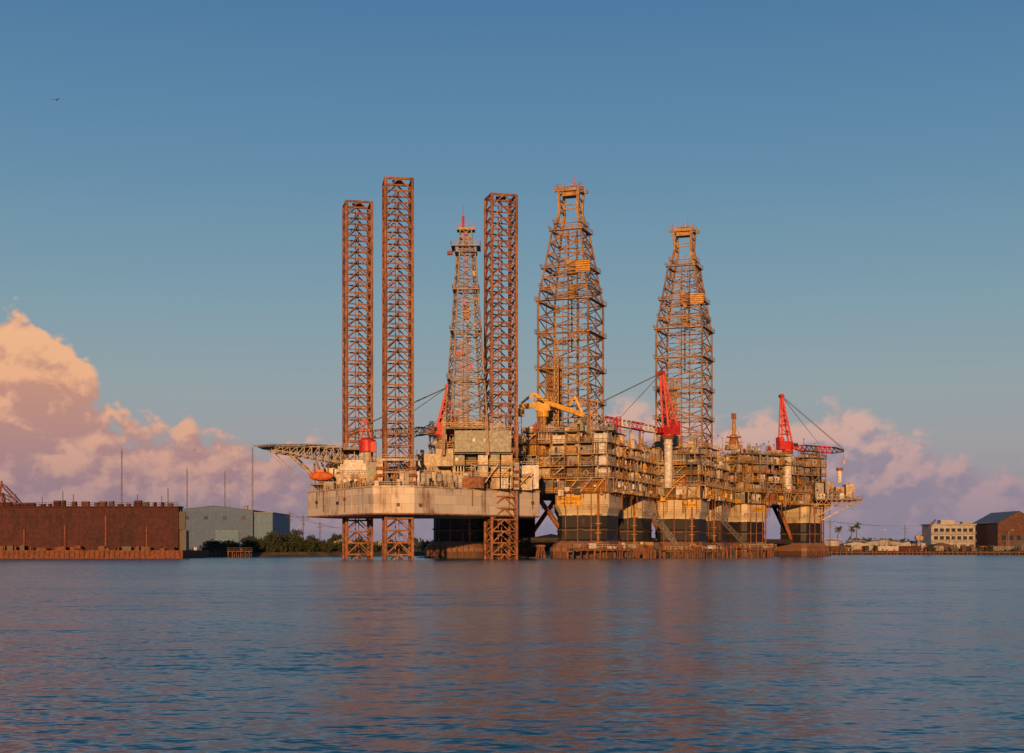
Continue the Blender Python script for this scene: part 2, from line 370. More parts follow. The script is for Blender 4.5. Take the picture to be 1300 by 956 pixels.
def derrick(name, parent, tf, cx, cy, zb, R, k='derrick'):
    mb = MB(tf)
    lattice_box(mb, cx, cy, [(zb,8.75),(86,8.75)], 5.5, .8, .36, k, style='X', mids=True, kc='derrick')
    lattice_box(mb, cx, cy, [(86,8.75),(110,5.0)], 4.0, .75, .36, 'derrick', style='X', mids=True)
    for z, h in ((zb+11,8.75),(zb+22,8.75),(75,8.75),(86,8.75),(97,7.2),(110,5.0)):
        ring_platform(mb, cx, cy, z, h, 'ochre', 'derrick', 1.0)
    ring_platform(mb, cx, cy, 90.5, 8.1, 'ochre', 'derrick', .5)
    ring_platform(mb, cx, cy, 112.5, 4.4, 'ochre', 'ochre', .5)
    for sx in (-1,1):
        for sy in (-1,1):
            mb.beam((cx+sx*4.6,cy+sy*3.6,110),(cx+sx*3.1,cy+sy*2.6,117),.9,'ochre')
            mb.beam((cx+sx*3.1,cy+sy*2.6,117),(cx+sx*3.5,cy+sy*2.8,124),.85,'ochre')
        mb.beam((cx+sx*3.1,cy-2.6,117),(cx+sx*3.1,cy+2.6,117),.5,'ochre')
        mb.beam((cx+sx*3.4,cy-2.8,121),(cx+sx*3.4,cy+2.8,121),.5,'ochre')
        mb.beam((cx+sx*3.4,cy-2.8,121),(cx+sx*3.1,cy+2.6,117),.35,'ochre')
    for y in (-2.7,2.7):
        mb.beam((cx-5.2,cy+y,124.2),(cx+5.2,cy+y,124.2),.9,'ochre',1.1)
        mb.beam((cx-3.3,cy+y,119),(cx+3.3,cy+y,119),.35,'ochre')
    mb.bb(cx-2.6,cx+2.6,cy-2,cy+2,122.2,123.6,'ochre')
    for i in range(5): mb.cyl((cx-2+i,cy-1.2,124.6),(cx-2+i+.4,cy-1.2,124.6),1.0,'rust',12)
    mb.cyl((cx+1.2,cy,125),(cx+1.2,cy,129),.12,'red',6); mb.cyl((cx-4.6,cy,125),(cx-4.6,cy,127),.12,'rust',6)
    mb.rail([(cx-5.2,cy-3.2),(cx+5.2,cy-3.2)],124.8,'ochre',.12,1.2)
    for x in (-1.6,1.6): mb.beam((cx+x,cy+2,zb),(cx+x,cy+2,112),.4,'derrick')
    mb.box(cx, cy+1, 96, 3, 2, 5, 'ochre'); mb.box(cx+.3, cy+1, 88, 2, 2, 4.5, 'ochre')
    mb.cyl((cx,cy+1,70),(cx,cy+1,96),.25,'dark',6)
    for z in (zb+13, 72):
        for i in range(8): mb.beam((cx-8+i*1.1,cy-7,z),(cx-8+i*1.1,cy-1,z),.25,'ochre')
    for i in range(26):
        x = cx-7+(i%9)*.65; y = cy-6+(i//9)*1.2; mb.beam((x,y,zb),(x+.1,y,zb+R.uniform(22,28)),.2,'ochre')
    for s in range(10):                      # zig-zag ladders
        z = zb+2+s*4.0
        if s%2: mb.beam((cx+3.5,cy-9.3,z),(cx+7.5,cy-9.3,z+4),.3,'derrickgrey')
        else: mb.beam((cx+7.5,cy-9.3,z),(cx+3.5,cy-9.3,z+4),.3,'derrickgrey')
    # striped banner hung on the upper right of the derrick
    mb.bb(cx+4.4,cx+9.4,cy-8.9,cy-8.5,94.8,98.6,'yellow')
    for i in range(5): mb.bb(cx+4.4,cx+9.4,cy-9.0,cy-8.91,95.0+i*.75,95.3+i*.75,'rust')
    for i in range(60):                      # junction boxes, lamps, drip pans
        z = R.uniform(zb,108); h = 8.75 if z < 86 else 8.75-(z-86)*3.75/24
        a = R.uniform(-h,h)
        if R.random() < .5: mb.box(cx+a, cy-h, z, R.uniform(.5,1.6), .6, R.uniform(.4,1.4), R.choice(['derrick','ochre','derrickgrey','rust','ochre']))
        else: mb.box(cx+h, cy+a, z, .6, R.uniform(.5,1.6), R.uniform(.4,1.4), R.choice(['derrick','ochre','rust']))
    return mb.build(name, parent)

def truss_boom(mb, p, q, s, ks, bay=2.0, w=.16):
    P, Q, a, b = mb.frame(p, q); n = max(3, int((Q-P).length/bay)); prev = None
    for i in range(n+1):
        t = i/n; taper = min(1, t*6+.3, (1-t)*4+.3); c = P.lerp(Q, t); s2 = s*taper/2
        C = [c+a*s2*i_+b*s2*j_ for i_, j_ in ((-1,-1),(1,-1),(1,1),(-1,1))]
        k = ks[(i//3) % len(ks)]
        if prev:
            for m_ in range(4):
                mb.beam(prev[m_], C[m_], w, k)
                mb.beam(prev[m_], C[(m_+1)%4], w*.7, k)
        for m_ in range(4): mb.beam(C[m_], C[(m_+1)%4], w*.7, k)
        prev = C

def pedestal_crane(name, parent, x, y, z0, z1, ax, tip, ks, pedk='white', pr=1.5):
    """ax: A-frame apex (x,y,z) ; tip : boom tip (x,y,z)"""
    mb = MB(); b = Vector((x,y,z1)); tip = Vector(tip); ax = Vector(ax)
    d = Vector((tip.x-x, tip.y-y, 0)).normalized(); n = Vector((-d.y, d.x, 0)); yaw = math.atan2(d.y, d.x)
    mb.cyl((x,y,z0),(x,y,z1-1.2),pr,pedk,14); mb.cyl((x,y,z1-1.2),(x,y,z1),pr*1.35,'rust',14)
    mb.cyl((x,y,z1),(x,y,z1+.5),2.2,'red',14)
    for z in (z0+4, z1-3): mb.cyl((x,y,z),(x,y,z+.3),pr*1.25,pedk,14)
    mb.box(x-d.x*1.5, y-d.y*1.5, z1+.5, 5.6, 3.6, 3.4, 'red', yaw)
    mb.box(x-d.x*3.4, y-d.y*3.4, z1+3.9, 2.2, 3.0, 1.6, 'red', yaw)
    cb = b+d*1.8-n*2.6; mb.box(cb.x, cb.y, z1+.6, 2.2, 1.8, 2.6, 'red', yaw); mb.box((cb+d*.2).x,(cb+d*.2).y, z1+1.6, 2.0, 1.9, 1.2, 'glass', yaw)
    for s in (-1,1):
        f = b+d*1.4+n*1.5*s+Vector((0,0,3)); r = b-d*3.2+n*1.5*s+Vector((0,0,3)); t = ax+n*.7*s
        mb.beam(f, t, .7, 'red'); mb.beam(r, t, .6, 'red')
        for q in (.2,.4,.6,.8): mb.beam(f.lerp(t,q), r.lerp(t,q), .4, 'red')
        for q in (.2,.4,.6): mb.beam(f.lerp(t,q), r.lerp(t,q+.2), .3, 'red')
    for q in (.25,.5,.75,1):
        f = (b+d*1.4+Vector((0,0,3))).lerp(ax,q); w = 1.5-.8*q; mb.beam(f-n*w, f+n*w, .35, 'red')
    mb.cyl(ax-n*1.2, ax+n*1.2, .8, 'red', 12)
    mb.rail([((ax-n*1.3-d).x,(ax-n*1.3-d).y),((ax-n*1.3+d).x,(ax-n*1.3+d).y)], ax.z-1.2, 'red', .1, .9)
    foot = b+d*2.6+Vector((0,0,1.6)); truss_boom(mb, foot, tip, 2.3, ks, 2.0, .3)
    for s in (-.5,.5):
        mb.cyl(ax+n*s, tip+n*s+Vector((0,0,.8)), .1, 'steel', 5)
        mb.cyl(ax+n*s*.5, foot.lerp(tip,.55)+Vector((0,0,1)), .07, 'steel', 5)
    hk = tip-Vector((0,0,4)); mb.cyl(tip, hk, .07, 'dark', 5); mb.box(hk.x,hk.y,hk.z-1.4,.9,.7,1.4,'yellow')
    return mb.build(name, parent)

def sign(text, parent, tf, cx, y, z, w, h):
    mb = MB(tf); mb.bb(cx-w/2,cx+w/2,y-.15,y,z,z+h,'yellow'); mb.build('name_board', parent)
    for i,(t,sz,dz) in enumerate(text):
        cu = bpy.data.curves.new('lettering', 'FONT'); cu.body = t; cu.size = sz; cu.align_x = 'CENTER'; cu.extrude = .02
        cu.materials.append(MATS['void']); ob = bpy.data.objects.new('lettering', cu); scene.collection.objects.link(ob)
        mw = tf @ Matrix.Translation((cx, y-.2, z+dz)) @ Matrix.Rotation(math.pi/2,4,'X')
        ob.parent = parent; ob.matrix_parent_inverse = parent.matrix_world.inverted(); ob.matrix_basis = mw

# ------------------------------------------------------------------ JACK-UP RIG
rig = empty('jackup_drilling_rig', (-27,415,0))
R = random.Random(3)
mb = MB()
HP = [(-62,431),(-38.5,392.3),(-27,392.3),(8.3,428),(6,447),(-55,450)]
mb.prism(HP, 12.6, 20.4, 'jackhull')
n = len(HP)
for i in range(3):      # fender strip, deck-edge coaming and rail, overboard pipes
    a = Vector((*HP[i],0)); b = Vector((*HP[i+1],0)); d = (b-a).normalized(); nn = Vector((d.y,-d.x,0))
    for z, w in ((20.35,.45),(12.75,.35)):
        mb.beam(a+nn*.12+Vector((0,0,z)), b+nn*.12+Vector((0,0,z)), .4, 'cream' if z>20 else 'rust', w)
    mb.rail([(a.x,a.y),(b.x,b.y)], 20.5, 'cream', .1, 1.6)
    Ln = (b-a).length
    for q in range(int(Ln/5)):
        p = a+d*(2+q*5)+nn*.2
        if R.random()<.6: mb.cyl(p+Vector((0,0,R.uniform(13.5,16))), p+Vector((0,0,20)), .12, R.choice(['rust','cream','dark']), 6)
        if R.random()<.35: mb.box(p.x,p.y,R.uniform(14,17),.9,.5,.9,R.choice(['rust','dark','void']),math.atan2(d.y,d.x))
    for q in range(int(Ln/1.5)):    # clutter along the deck edge
        p = a+d*(1+q*1.5)-nn*R.uniform(.5,2)
        if R.random()<.7: mb.box(p.x,p.y,20.45,R.uniform(.4,1.5),R.uniform(.4,1),R.uniform(.5,2.4),R.choice(['rust','ochre','cream','dark','grey','yellow','white']),math.atan2(d.y,d.x))
mb.build('hull', rig)
LEGS = [(-46.6,428),(-32.3,401.3),(-3.3,419.5)]
for i,(x,y) in enumerate(LEGS):
    mb = MB(); yaw = math.radians([14,10,16][i])
    cor = lattice_box(mb, x, y, [(-2,3.75),(107,3.75)], 3.42, .85, .38, 'legsteel', yaw, 'V')
    C = cor(50)
    for c in C:             # rack plates
        d = (c-Vector((x,y,50))).normalized()
        mb.beam((c.x+d.x*.35,c.y+d.y*.35,-2),(c.x+d.x*.35,c.y+d.y*.35,106.5),.28,'rust')
    for a in range(4): 
        p, q = C[a], C[(a+1)%4]; mb.beam((p.x,p.y,107),(q.x,q.y,107),.6,'legsteel')
    mb.bb(x-1.5,x+1.5,y-1.5,y+1.5,106.7,107,'rust')
    mb.beam((x-.8,y+1.2,0),(x-.8,y+1.2,106),.3,'legsteel'); mb.beam((x+.2,y+1.2,0),(x+.2,y+1.2,106),.25,'legsteel')
    mb.build('leg_%d'%(i+1), rig)
    mb = MB()               # jacking tower around leg
    for sx in (-1,1):
        for sy in (-1,1):
            mb.box(x+sx*4.6,y+sy*4.6,20.4,1.6,1.6,7.5,R.choice(['cream','grey']))
            for z in (21.5,23.5,25.5): mb.cyl((x+sx*4.6-1.1,y+sy*4.6-.8,z),(x+sx*4.6+1.1,y+sy*4.6-.8,z),.5,'rust',8)
    for sy in (-1,1):
        mb.beam((x-5.3,y+sy*4.6,28),(x+5.3,y+sy*4.6,28),.6,'cream'); mb.beam((x-5.3,y+sy*4.6,24.5),(x+5.3,y+sy*4.6,24.5),.35,'grey')
    mb.rail([(x-5.4,y-5.4),(x+5.4,y-5.4),(x+5.4,y+5.4)],28.2,'cream',.1,1.3)
    mb.build('jacking_frame_%d'%(i+1), rig)
# deck houses
mb = MB(); R = random.Random(5)
for (x0,x1,y0,y1,z0,z1,k) in [(-58,-49,428,442,20.5,24,'cream'),(-57,-48.5,429,441,24.05,27.5,'white'),(-56,-50,430,440,27.6,30.2,'cream'),
    (-51.5,-38.5,416,421,20.5,25.0,'cream'),(-50.5,-41,417,422,25.1,29.2,'white'),(-42,-37.5,408,414,20.5,28,'sage'),
    (-27,-21.5,405,412,20.5,24.2,'grey'),(-16.6,-.2,409,419,31,37.2,'sage'),(-13,-2,412,422,37.3,39.6,'grey'),(-22,-17,410,418,27,32,'cream'),
    (-14,-8,406,410,20.5,23.5,'rust'),(-6,-1,412,417,20.5,27,'cream'),(.8,8,424,432,21,28,'white'),(1.5,6,420,424,20.5,24,'cream'),(-36,-28,412,420,20.5,27,'grey'),(-28,-18,417,424,20.5,31,'cream')]:
    module(mb,x0,x1,y0,y1,z0,z1,R,k)
    mb.rail([(x0,y0-.3),(x1,y0-.3)], z1, 'cream', .1, 1.5)
    for q in range(3): item(mb,R.uniform(x0+1,x1-1),R.uniform(y0+1,y0+3),z1,R,.5)
for i in range(13):   # row of tall grey bays at the front deck edge
    x = -31.5+i*1.45; y = 397.2+max(0,(x+27))*1.0; mb.bb(x,x+1.15,y,y+2,20.6,24.3+.5*(i%3==0),R.choice(['cream','grey','grey','white'])); mb.beam((x+1.3,y-.3,20.5),(x+1.3,y-.3,25.2),.16,'grey')
for lev,(z,h) in enumerate(((20.6,3.2),(24.0,3.2),(27.4,3.2))):
    for i in range(5):
        cell(mb,-17+i*3.4,-13.6+i*3.4,411-0.0*i,416,z,z+h,R)
    mb.bb(-17.5,.5,410.5,418,z+h,z+h+.18,'steel'); mb.rail([(-17.5,410.4),(.5,410.4)],z+h+.2,'yellow',.09,1.4)
for i in range(60):
    t = R.random(); x = -56+62*t; yb = 431-(x+62)*1.6 if x<-38.5 else (393 if x<-27 else 393+(x+27)*1.01)
    item(mb,x,yb+R.uniform(3,16),20.5,R,R.uniform(.5,1.1))
for i in range(24):
    x = R.uniform(-54,4); item(mb,x,R.uniform(430,446),20.5,R,R.uniform(1.0,1.9))
stair(mb,-36,409.5,20.5,-41,28,'cream'); stair(mb,-9,408.6,20.5,-4,27.5,'cream'); stair(mb,1,418,20.5,6,26,'yellow')
mb.build('deck_houses', rig)
# helideck
mb = MB()
cx, cy, r = -64.5, 424, 11.5
oc = [(cx+r*math.cos(math.radians(22.5+45*i)), cy+r*math.sin(math.radians(22.5+45*i))) for i in range(8)]
mb.prism(oc, 33.0, 33.5, 'steel'); 
oc2 = [(cx+(r+1.3)*math.cos(math.radians(22.5+45*i)), cy+(r+1.3)*math.sin(math.radians(22.5+45*i))) for i in range(8)]
for i in range(8):
    a, b = oc2[i], oc2[(i+1)%8]; mb.beam((*a,33.6),(*b,33.6),.14,'grey')
    for q in range(6):
        t = q/6; p = (a[0]+(b[0]-a[0])*t, a[1]+(b[1]-a[1])*t); c = oc[i]; d = oc[(i+1)%8]; pp = (c[0]+(d[0]-c[0])*t, c[1]+(d[1]-c[1])*t)
        mb.beam((*p,33.6),(*pp,33.1),.1,'grey')
for y in (414.5,419,424,429,433.5):
    x0, x1 = cx-8.5+abs(y-424)*.4, -50; pts = []
    nb = 9
    for i in range(nb+1):
        t = i/nb; x = x0+(x1-x0)*t; zb = 32.0-3.6*t; pts.append((x,zb))
        mb.beam((x,y,33),(x,y,zb),.26,'derrickgrey')
        if i: mb.beam((pts[-2][0],y,pts[-2][1]),(x,y,33),.24,'derrickgrey'); mb.beam((pts[-2][0],y,pts[-2][1]),(x,y,zb),.3,'derrickgrey')
    mb.beam((x0,y,32.9),(x1,y,32.9),.3,'grey')
for y in (417,431):
    mb.beam((-66,y,31.2),(-55,y+6 if y<420 else y,21),.5,'cream'); mb.beam((-58,y,29.5),(-55,y+6 if y<420 else y,21),.5,'cream'); mb.beam((-72,y,32),(-64,y,24),.2,'grey')
mb.bb(-54,-43,417,431,32.2,33.0,'steel'); mb.rail([(-54,417),(-43,417)],33,'cream',.1,1.4)
mb.build('helideck', rig)
# lifeboat
mb = MB(); rings = []
for t in (-1,-.85,-.5,0,.5,.85,1):
    rr = 1.35*math.sqrt(max(.03,1-t*t*.96)); rings.append([( -56.5+3.6*t, 419.5+rr*math.cos(a), 24.6+rr*1.05*math.sin(a)) for a in [2*math.pi*i/12 for i in range(12)]])
mb.loft(rings,'orange'); mb.box(-56.8,419.5,25.7,2.4,1.4,.9,'orange')
for x in (-58.6,-54.6):
    mb.beam((x,421.5,22),(x,421.5,28),.3,'rust'); mb.beam((x,421.5,28),(x,419.3,28.3),.3,'rust'); mb.cyl((x,419.5,25.6),(x,419.4,28.2),.06,'dark',5)
mb.bb(-60,-53,420.5,428,22,22.4,'steel'); mb.rail([(-60,420.5),(-53,420.5)],22.4,'cream',.1,1.4)
mb.beam((-59,424,22),(-56,428,18),.4,'rust'); mb.beam((-54,422,22),(-52,426,18),.4,'rust')
mb.build('lifeboat', rig)
# drilling derrick
mb = MB(); dx, dy = -13.4, 413
for sx in (-1,1):
    for sy in (-1,1): mb.beam((dx+sx*6.4,dy+sy*5,30),(dx+sx*6.0,dy+sy*5,41),.9,'derrickgrey')
lattice_box(mb, dx, dy, [(38,5.4),(89,2.3)], 3.3, .5, .24, 'derrickgrey', math.radians(12), 'X', mids=False)
for z, h in ((52,4.6),(66,3.7),(78,3.0),(89,2.4)): ring_platform(mb, dx, dy, z, h, 'derrickgrey','derrickgrey', .8)
ring_platform(mb, dx, dy, 90.5, 3.2, 'grey','grey', 1.0)
lattice_box(mb, dx, dy, [(89,2.0),(96,1.6)], 2.3, .4, .25, 'derrickgrey', 0, 'X')
mb.bb(dx-2.6,dx+2.6,dy-2,dy+2,95.6,96.3,'ochre'); mb.rail([(dx-2.6,dy-2),(dx+2.6,dy-2)],96.3,'red',.1,1)
mb.cyl((dx-.8,dy,96),(dx-.8,dy,100),.35,'red',8); mb.cyl((dx-.8,dy,100),(dx-.8,dy,103),.12,'red',6)
mb.box(dx-4.6,dy-1,88.5,1.6,1.2,1.1,'rust'); mb.box(dx+2.2,dy-2.6,82,1.2,.8,1.4,'cream')
mb.beam((dx+.6,dy+1,38),(dx+.3,dy+1,95),.5,'derrickgrey'); mb.beam((dx-.9,dy-1,38),(dx-.5,dy-1,95),.3,'red')
mb.box(dx,dy,70,1.8,1.4,4,'ochre')
for i in range(14): mb.beam((dx-3.6+i*.32,dy-2.6,38),(dx-2.6+i*.3,dy-1.5,64),.16,'ochre')
mb.bb(dx-6.5,dx+6.5,dy-5.5,dy+5.5,37.6,38.2,'steel'); mb.rail([(dx-6.5,dy-5.5),(dx+6.5,dy-5.5)],38.2,'yellow',.1,1.4)
for i in range(16):
    z = R.uniform(40,86); h = 5.4-(z-38)*.06; mb.box(dx+R.uniform(-h,h),dy-h,z,R.uniform(.4,1.2),.5,R.uniform(.4,1.2),R.choice(['red','derrickgrey','ochre']))
mb.build('derrick', rig)
pedestal_crane('crane_1', rig, -20.5, 420, 20, 36.5, (-19,420,51), (-49,424,37), ['rust','derrickgrey'], 'cream', 1.4)
mb = MB()  # red crane house beside rear leg
mb.cyl((-42,412,28),(-42,412,32),1.2,'cream',12); mb.cyl((-42,412,31.2),(-42,412,34.6),2.4,'red',18); mb.cyl((-42,412,34.6),(-42,412,35.3),2.4,'red',18,1.2)
mb.beam((-43.3,412,35),(-43.8,412,40.2),.3,'red'); mb.beam((-40.7,412,35),(-42.6,412,40.2),.3,'red'); mb.beam((-44.4,412,40),(-42,412,40),.4,'red'); mb.beam((-43.4,412,37.5),(-41.4,412,37.5),.25,'red')
mb.box(-40,410,31,1.5,1.5,3,'red'); mb.build('crane_house', rig)
mb = MB(); truss_boom(mb,(-38,432,34),(-6,440,50),1.6,['steel'],2.0,.18); mb.build('stowed_boom', rig)

# ------------------------------------------------------------------ SEMI-SUBMERSIBLES
def semi(cxy, yawd, sp, ch, H, seed, derr=None, nmin=2, nmax=4):
    yaw = math.radians(yawd); root = empty('semi_submersible_rig', (cxy[0],cxy[1],0), yaw)
    tf = root.matrix_world.copy(); R = random.Random(seed)
    mb = MB(tf)
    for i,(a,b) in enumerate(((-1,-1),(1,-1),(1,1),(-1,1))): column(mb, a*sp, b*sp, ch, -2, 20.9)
    mb.build('columns', root)
    mb = MB(tf)
    for b in (-1,1):
        mb.bb(-sp-ch-5, sp+ch+5, b*sp-ch*.8, b*sp+ch*.8, -2, .35, 'dark')
    for b in (-1,1):
        mb.cyl((-sp,b*sp,6),(sp,b*sp,6),1.1,'dark',10)
        mb.cyl((b*sp,-sp,6),(b*sp,sp,6),1.1,'dark',10)
        for q in (-1,1):
            mb.cyl((q*(sp-ch*.7),b*sp,5),(q*4,b*sp,20.8),.8,'rust',10)
            mb.cyl((b*sp,q*(sp-ch*.7),5),(b*sp,q*4,20.8),.8,'dark',10)
    mb.build('pontoons_and_braces', root)
    mb = MB(tf)
    mb.bb(-H,H,-H,H,20.9,25.8,'deckbox')
    for side in range(4):
        old = mb.tf; mb.tf = old @ Matrix.Rotation(side*math.pi/2,4,'Z')
        nc = int(2*H/4.2); cw = 2*H/nc
        for i in range(nc):
            cell(mb, -H+i*cw, -H+(i+1)*cw, -H-1.9, -H+.28, 21.15, 25.5, R)
        mb.bb(-H,H,-H-2.1,-H-.002,25.5,25.75,'ochre'); mb.bb(-H,H,-H-2.1,-H-.002,20.92,21.12,'rust')
        for i in range(14):
            x = R.uniform(-H+1,H-1); mb.box(x,-H-1.9,R.uniform(20,23),R.uniform(.6,2.4),.9,R.uniform(.5,2.0),R.choice(['white','yellow','rust','grey','dark','white','ochre']))
            mb.cyl((x+1,-H-1.4,R.uniform(15,20)),(x+1,-H-1.4,25),.12,'rust',6)
        mb.rail([(-H,-H-2.1),(H,-H-2.1)],21.12,'yellow',.1,1.6)
        mb.rail([(-H,-H-2.1),(H,-H-2.1)],25.76,'ochre',.1,1.6)
        mb.tf = old
    mb.build('deck_box', root)
    mb = MB(tf); topsides(mb, H-.3, 26.1, R, nmin, nmax); mb.build('topsides', root)
    mb = MB(tf)
    for i in range(20):
        w, d = R.uniform(4,11), R.uniform(4,9); x, y = R.uniform(-H+10,H-10), R.uniform(-H+9,H-8); h = R.uniform(6,14)
        module(mb,x-w/2,x+w/2,y-d/2,y+d/2,25.8,25.8+h,R)
        mb.rail([(x-w/2,y-d/2),(x+w/2,y-d/2)],25.8+h,'yellow',.1,1.4)
        for q in range(4): item(mb,x+R.uniform(-w/2,w/2),y+R.uniform(-d/2,0),25.8+h,R,R.uniform(.6,1.2))
    for i in range(14):     # vent stacks, masts, antenna poles
        x, y = R.uniform(-H+2,H-2), R.uniform(-H+2,H-8); z = R.uniform(42,50); r = R.choice([.15,.2,.45])
        mb.cyl((x,y,26),(x,y,z),r,R.choice(['white','cream','ochre','rust']),8); mb.cyl((x,y,z),(x,y,z+.4),r*1.6,'dark',8)
    mb.build('deck_modules', root)
    if derr:
        x, y = derr; mb = MB(tf)
        for j,z in enumerate((26,31,36)):
            for i in range(5): cell(mb,x-11+i*4.4,x-6.6+i*4.4,y-11,y-6,z,z+4.7,R)
            mb.bb(x-11.5,x+11.5,y-11.5,y+11,z+4.72,z+4.95,'steel'); mb.rail([(x-11.5,y-11.5),(x+11.5,y-11.5),(x+11.5,y+11)],z+5,'yellow',.1,1.5)
            old = mb.tf; mb.tf = old @ Matrix.Translation((x,y,0)) @ Matrix.Rotation(math.pi/2,4,'Z')
            for i in range(5): cell(mb,-11+i*4.4,-6.6+i*4.4,-11,-6,z,z+4.7,R)
            mb.tf = old
        for i in range(14): item(mb,x+R.uniform(-10.5,10.5),y-10.5+R.uniform(0,3),41,R,.8)
        for a in (-9.6,-4,4): mb.bb(x+a,x+a+R.uniform(3,5),y-9.4,y-9.1,41,45.5,R.choice(['grey','cream','derrickgrey']))
        mb.build('drill_floor', root)
        derrick('derrick', root, tf, x, y, 41.0, R)
    return root, tf

s1, tf1 = semi((11.85,490), -20, 22, 9.0, 31, 21, (11.0,-6.6), 2, 4)
sign([('ENSCO 8501',1.25,1.75),('HOUSTON TX',.8,.45)], s1, tf1, 18.5, -31.3, 16.9, 8.4, 3.2)
s2, tf2 = semi((50.5,540), -20, 19, 8.5, 27.5, 31, (14,6), 2, 4)
sign([('ENSCO 8502',1.0,.5)], s2, tf2, 24, -27.8, 17.9, 6.5, 1.9)
s3, tf3 = semi((95,596), 40, 18.5, 7.5, 26, 41, None, 2, 4)
sign([('ENSCO 8503',1.0,.5)], s3, tf3, -18, -26.3, 17.9, 6.5, 1.9)
pedestal_crane('crane_1', s2, 56, 508, 25, 43.5, (53.5,507.5,66), (23,482,48.5), ['red','white'])
pedestal_crane('crane_1', s3, 112.5, 579, 25, 43, (110,579,65.5), (137,586,43.5), ['red','dark'], 'white', 1.7)
# yellow knuckle-boom pipe crane on first semi
mb = MB(); y = 459
mb.cyl((10,462,26),(10,462,46),1.3,'ochre',12); mb.cyl((10,462,46),(10,462,48),2.0,'yellow',14)
mb.box(10,462,48,4.6,3.2,2.6,'yellow'); mb.beam((2.5,460,49),(12,462,50.5),1.5,'yellow',1.7); mb.beam((12,462,50.5),(23.5,465,46.8),1.2,'yellow',1.5)
mb.beam((7,461,53.6),(12,462,50.5),.9,'yellow',1.1); mb.beam((3,460,50.2),(7,461,53.6),.7,'yellow'); mb.cyl((8.4,460,51.5),(14,462,48.2),.35,'dark',8)
mb.beam((23.5,465,46.8),(20.5,465,53),.8,'yellow'); mb.beam((20.5,465,53),(18.5,464,50),.6,'yellow'); mb.box(23.5,465,44.3,1.5,1.2,2.3,'dark'); mb.box(3,460,46,2,1.6,2.6,'ochre')
lattice_box(mb,27,468,[(38,1.2),(52,1.2)],2.4,.3,.2,'ochre',0,'X'); lattice_box(mb,14.5,466,[(38,.8),(72,.6)],2.2,.3,.2,'ochre',0,'X')
mb.rail([(4,459.2),(14,459.6)],51,'yellow',.1,1.2)
mb.build('knuckle_boom_crane', s1)
# flare burner tower
mb = MB(); x, y = 89.5, 572
mb.cyl((x,y,26),(x,y,43),.9,'cream',10); mb.cyl((x,y,43),(x,y,45),3.8,'ochre',12,3.4); mb.rail([(x-3.6,y-2),(x+3.6,y-2)],45,'ochre',.12,1.2)
mb.cyl((x,y,45),(x,y,49),2.2,'rust',12,1.4); mb.cyl((x,y,48),(x,y,48.4),3.0,'ochre',12)
mb.cyl((x,y,49),(x,y,57),.8,'ochre',10,.6); mb.box(x,y,55.5,1.8,1.4,2.2,'rust'); mb.beam((x-3.5,y,46),(x-.6,y,53),.25,'ochre'); mb.beam((x+3.5,y,46),(x+.6,y,53),.25,'ochre')
mb.cyl((x-3.2,y-.2,46),(x+3.2,y-.2,46.2),.3,'yellow',8); mb.build('burner_tower', s3)
# overhanging side platform of third semi
mb = MB()
mb.bb(124,143,578,600,22.9,23.6,'steel'); mb.rail([(124,578),(143,578),(143,600)],23.6,'cream',.1,1.5)
for i in range(9):
    x = 124+i*2.1; mb.beam((x,578.2,22.9),(min(x+1,143),578.2,21.2),.2,'ochre'); mb.beam((min(x+1,143),578.2,21.2),(min(x+2.1,143),578.2,22.9),.2,'ochre')
mb.beam((124,578.2,21.2),(142,578.2,21.2),.25,'ochre'); mb.beam((142,580,22.9),(128,584,15),.5,'cream'); mb.beam((136,580,22.9),(127,584,17),.4,'cream')
R = random.Random(8)
for i in range(16): item(mb,R.uniform(125,141),R.uniform(580,590),23.6,R,R.uniform(.6,1.1))
for i in range(4):
    module(mb,124.5+i*4.2,128+i*4.2,582,588,23.7,27+R.uniform(0,4),R)
mb.cyl((134,580,30),(134,580,35),1.0,'white',10); mb.cyl((134,580,35),(134,580,36.2),1.4,'rust',12)
mb.build('side_platform', s3)

# ------------------------------------------------------------------ timber pier in front of the rigs
pier = empty('timber_pier', (50,458,0)); mb = MB(); R = random.Random(17)
A = Vector((19,439,0)); B = Vector((90,484,0)); d = (B-A).normalized(); nn = Vector((d.y,-d.x,0)); Ln = (B-A).length
s = 0
while s < Ln:
    for off in (0,3.2):
        p = A+d*s-nn*off+Vector((R.uniform(-.3,.3),R.uniform(-.3,.3),0)); h = R.uniform(2.2,4.6)
        mb.cyl((p.x+R.uniform(-.3,.3),p.y,-2),(p.x,p.y,h),R.uniform(.2,.34),R.choice(['timber','timber','rust','dockrust','dark']),7)
    s += R.uniform(.9,3.0)
for a, b, z in ((0,26,3.1),(36,58,2.6),(68,Ln,3.3)):
    p = A+d*a; q = A+d*b
    for off in (-.4,3.6): mb.beam(p-nn*off+Vector((0,0,z-.4)), q-nn*off+Vector((0,0,z-.4)), .35, 'timber', .5)
    mb.beam(p-nn*1.6+Vector((0,0,z)), q-nn*1.6+Vector((0,0,z)), 4.0, 'timber', .2)
    for off in (-.3,3.5):
        P1, P2 = p-nn*off, q-nn*off; mb.rail([(P1.x,P1.y),(P2.x,P2.y)], z+.1, 'cream' if off<0 else 'rust', .1, 2)
for i in range(34):
    p = A+d*R.uniform(0,Ln)-nn*1.5; mb.box(p.x,p.y,3.0,R.uniform(.6,3),R.uniform(.6,1.6),R.uniform(.5,2.4),R.choice(['rust','cream','ochre','timber','grey','white','dark']),R.uniform(-.5,.5))
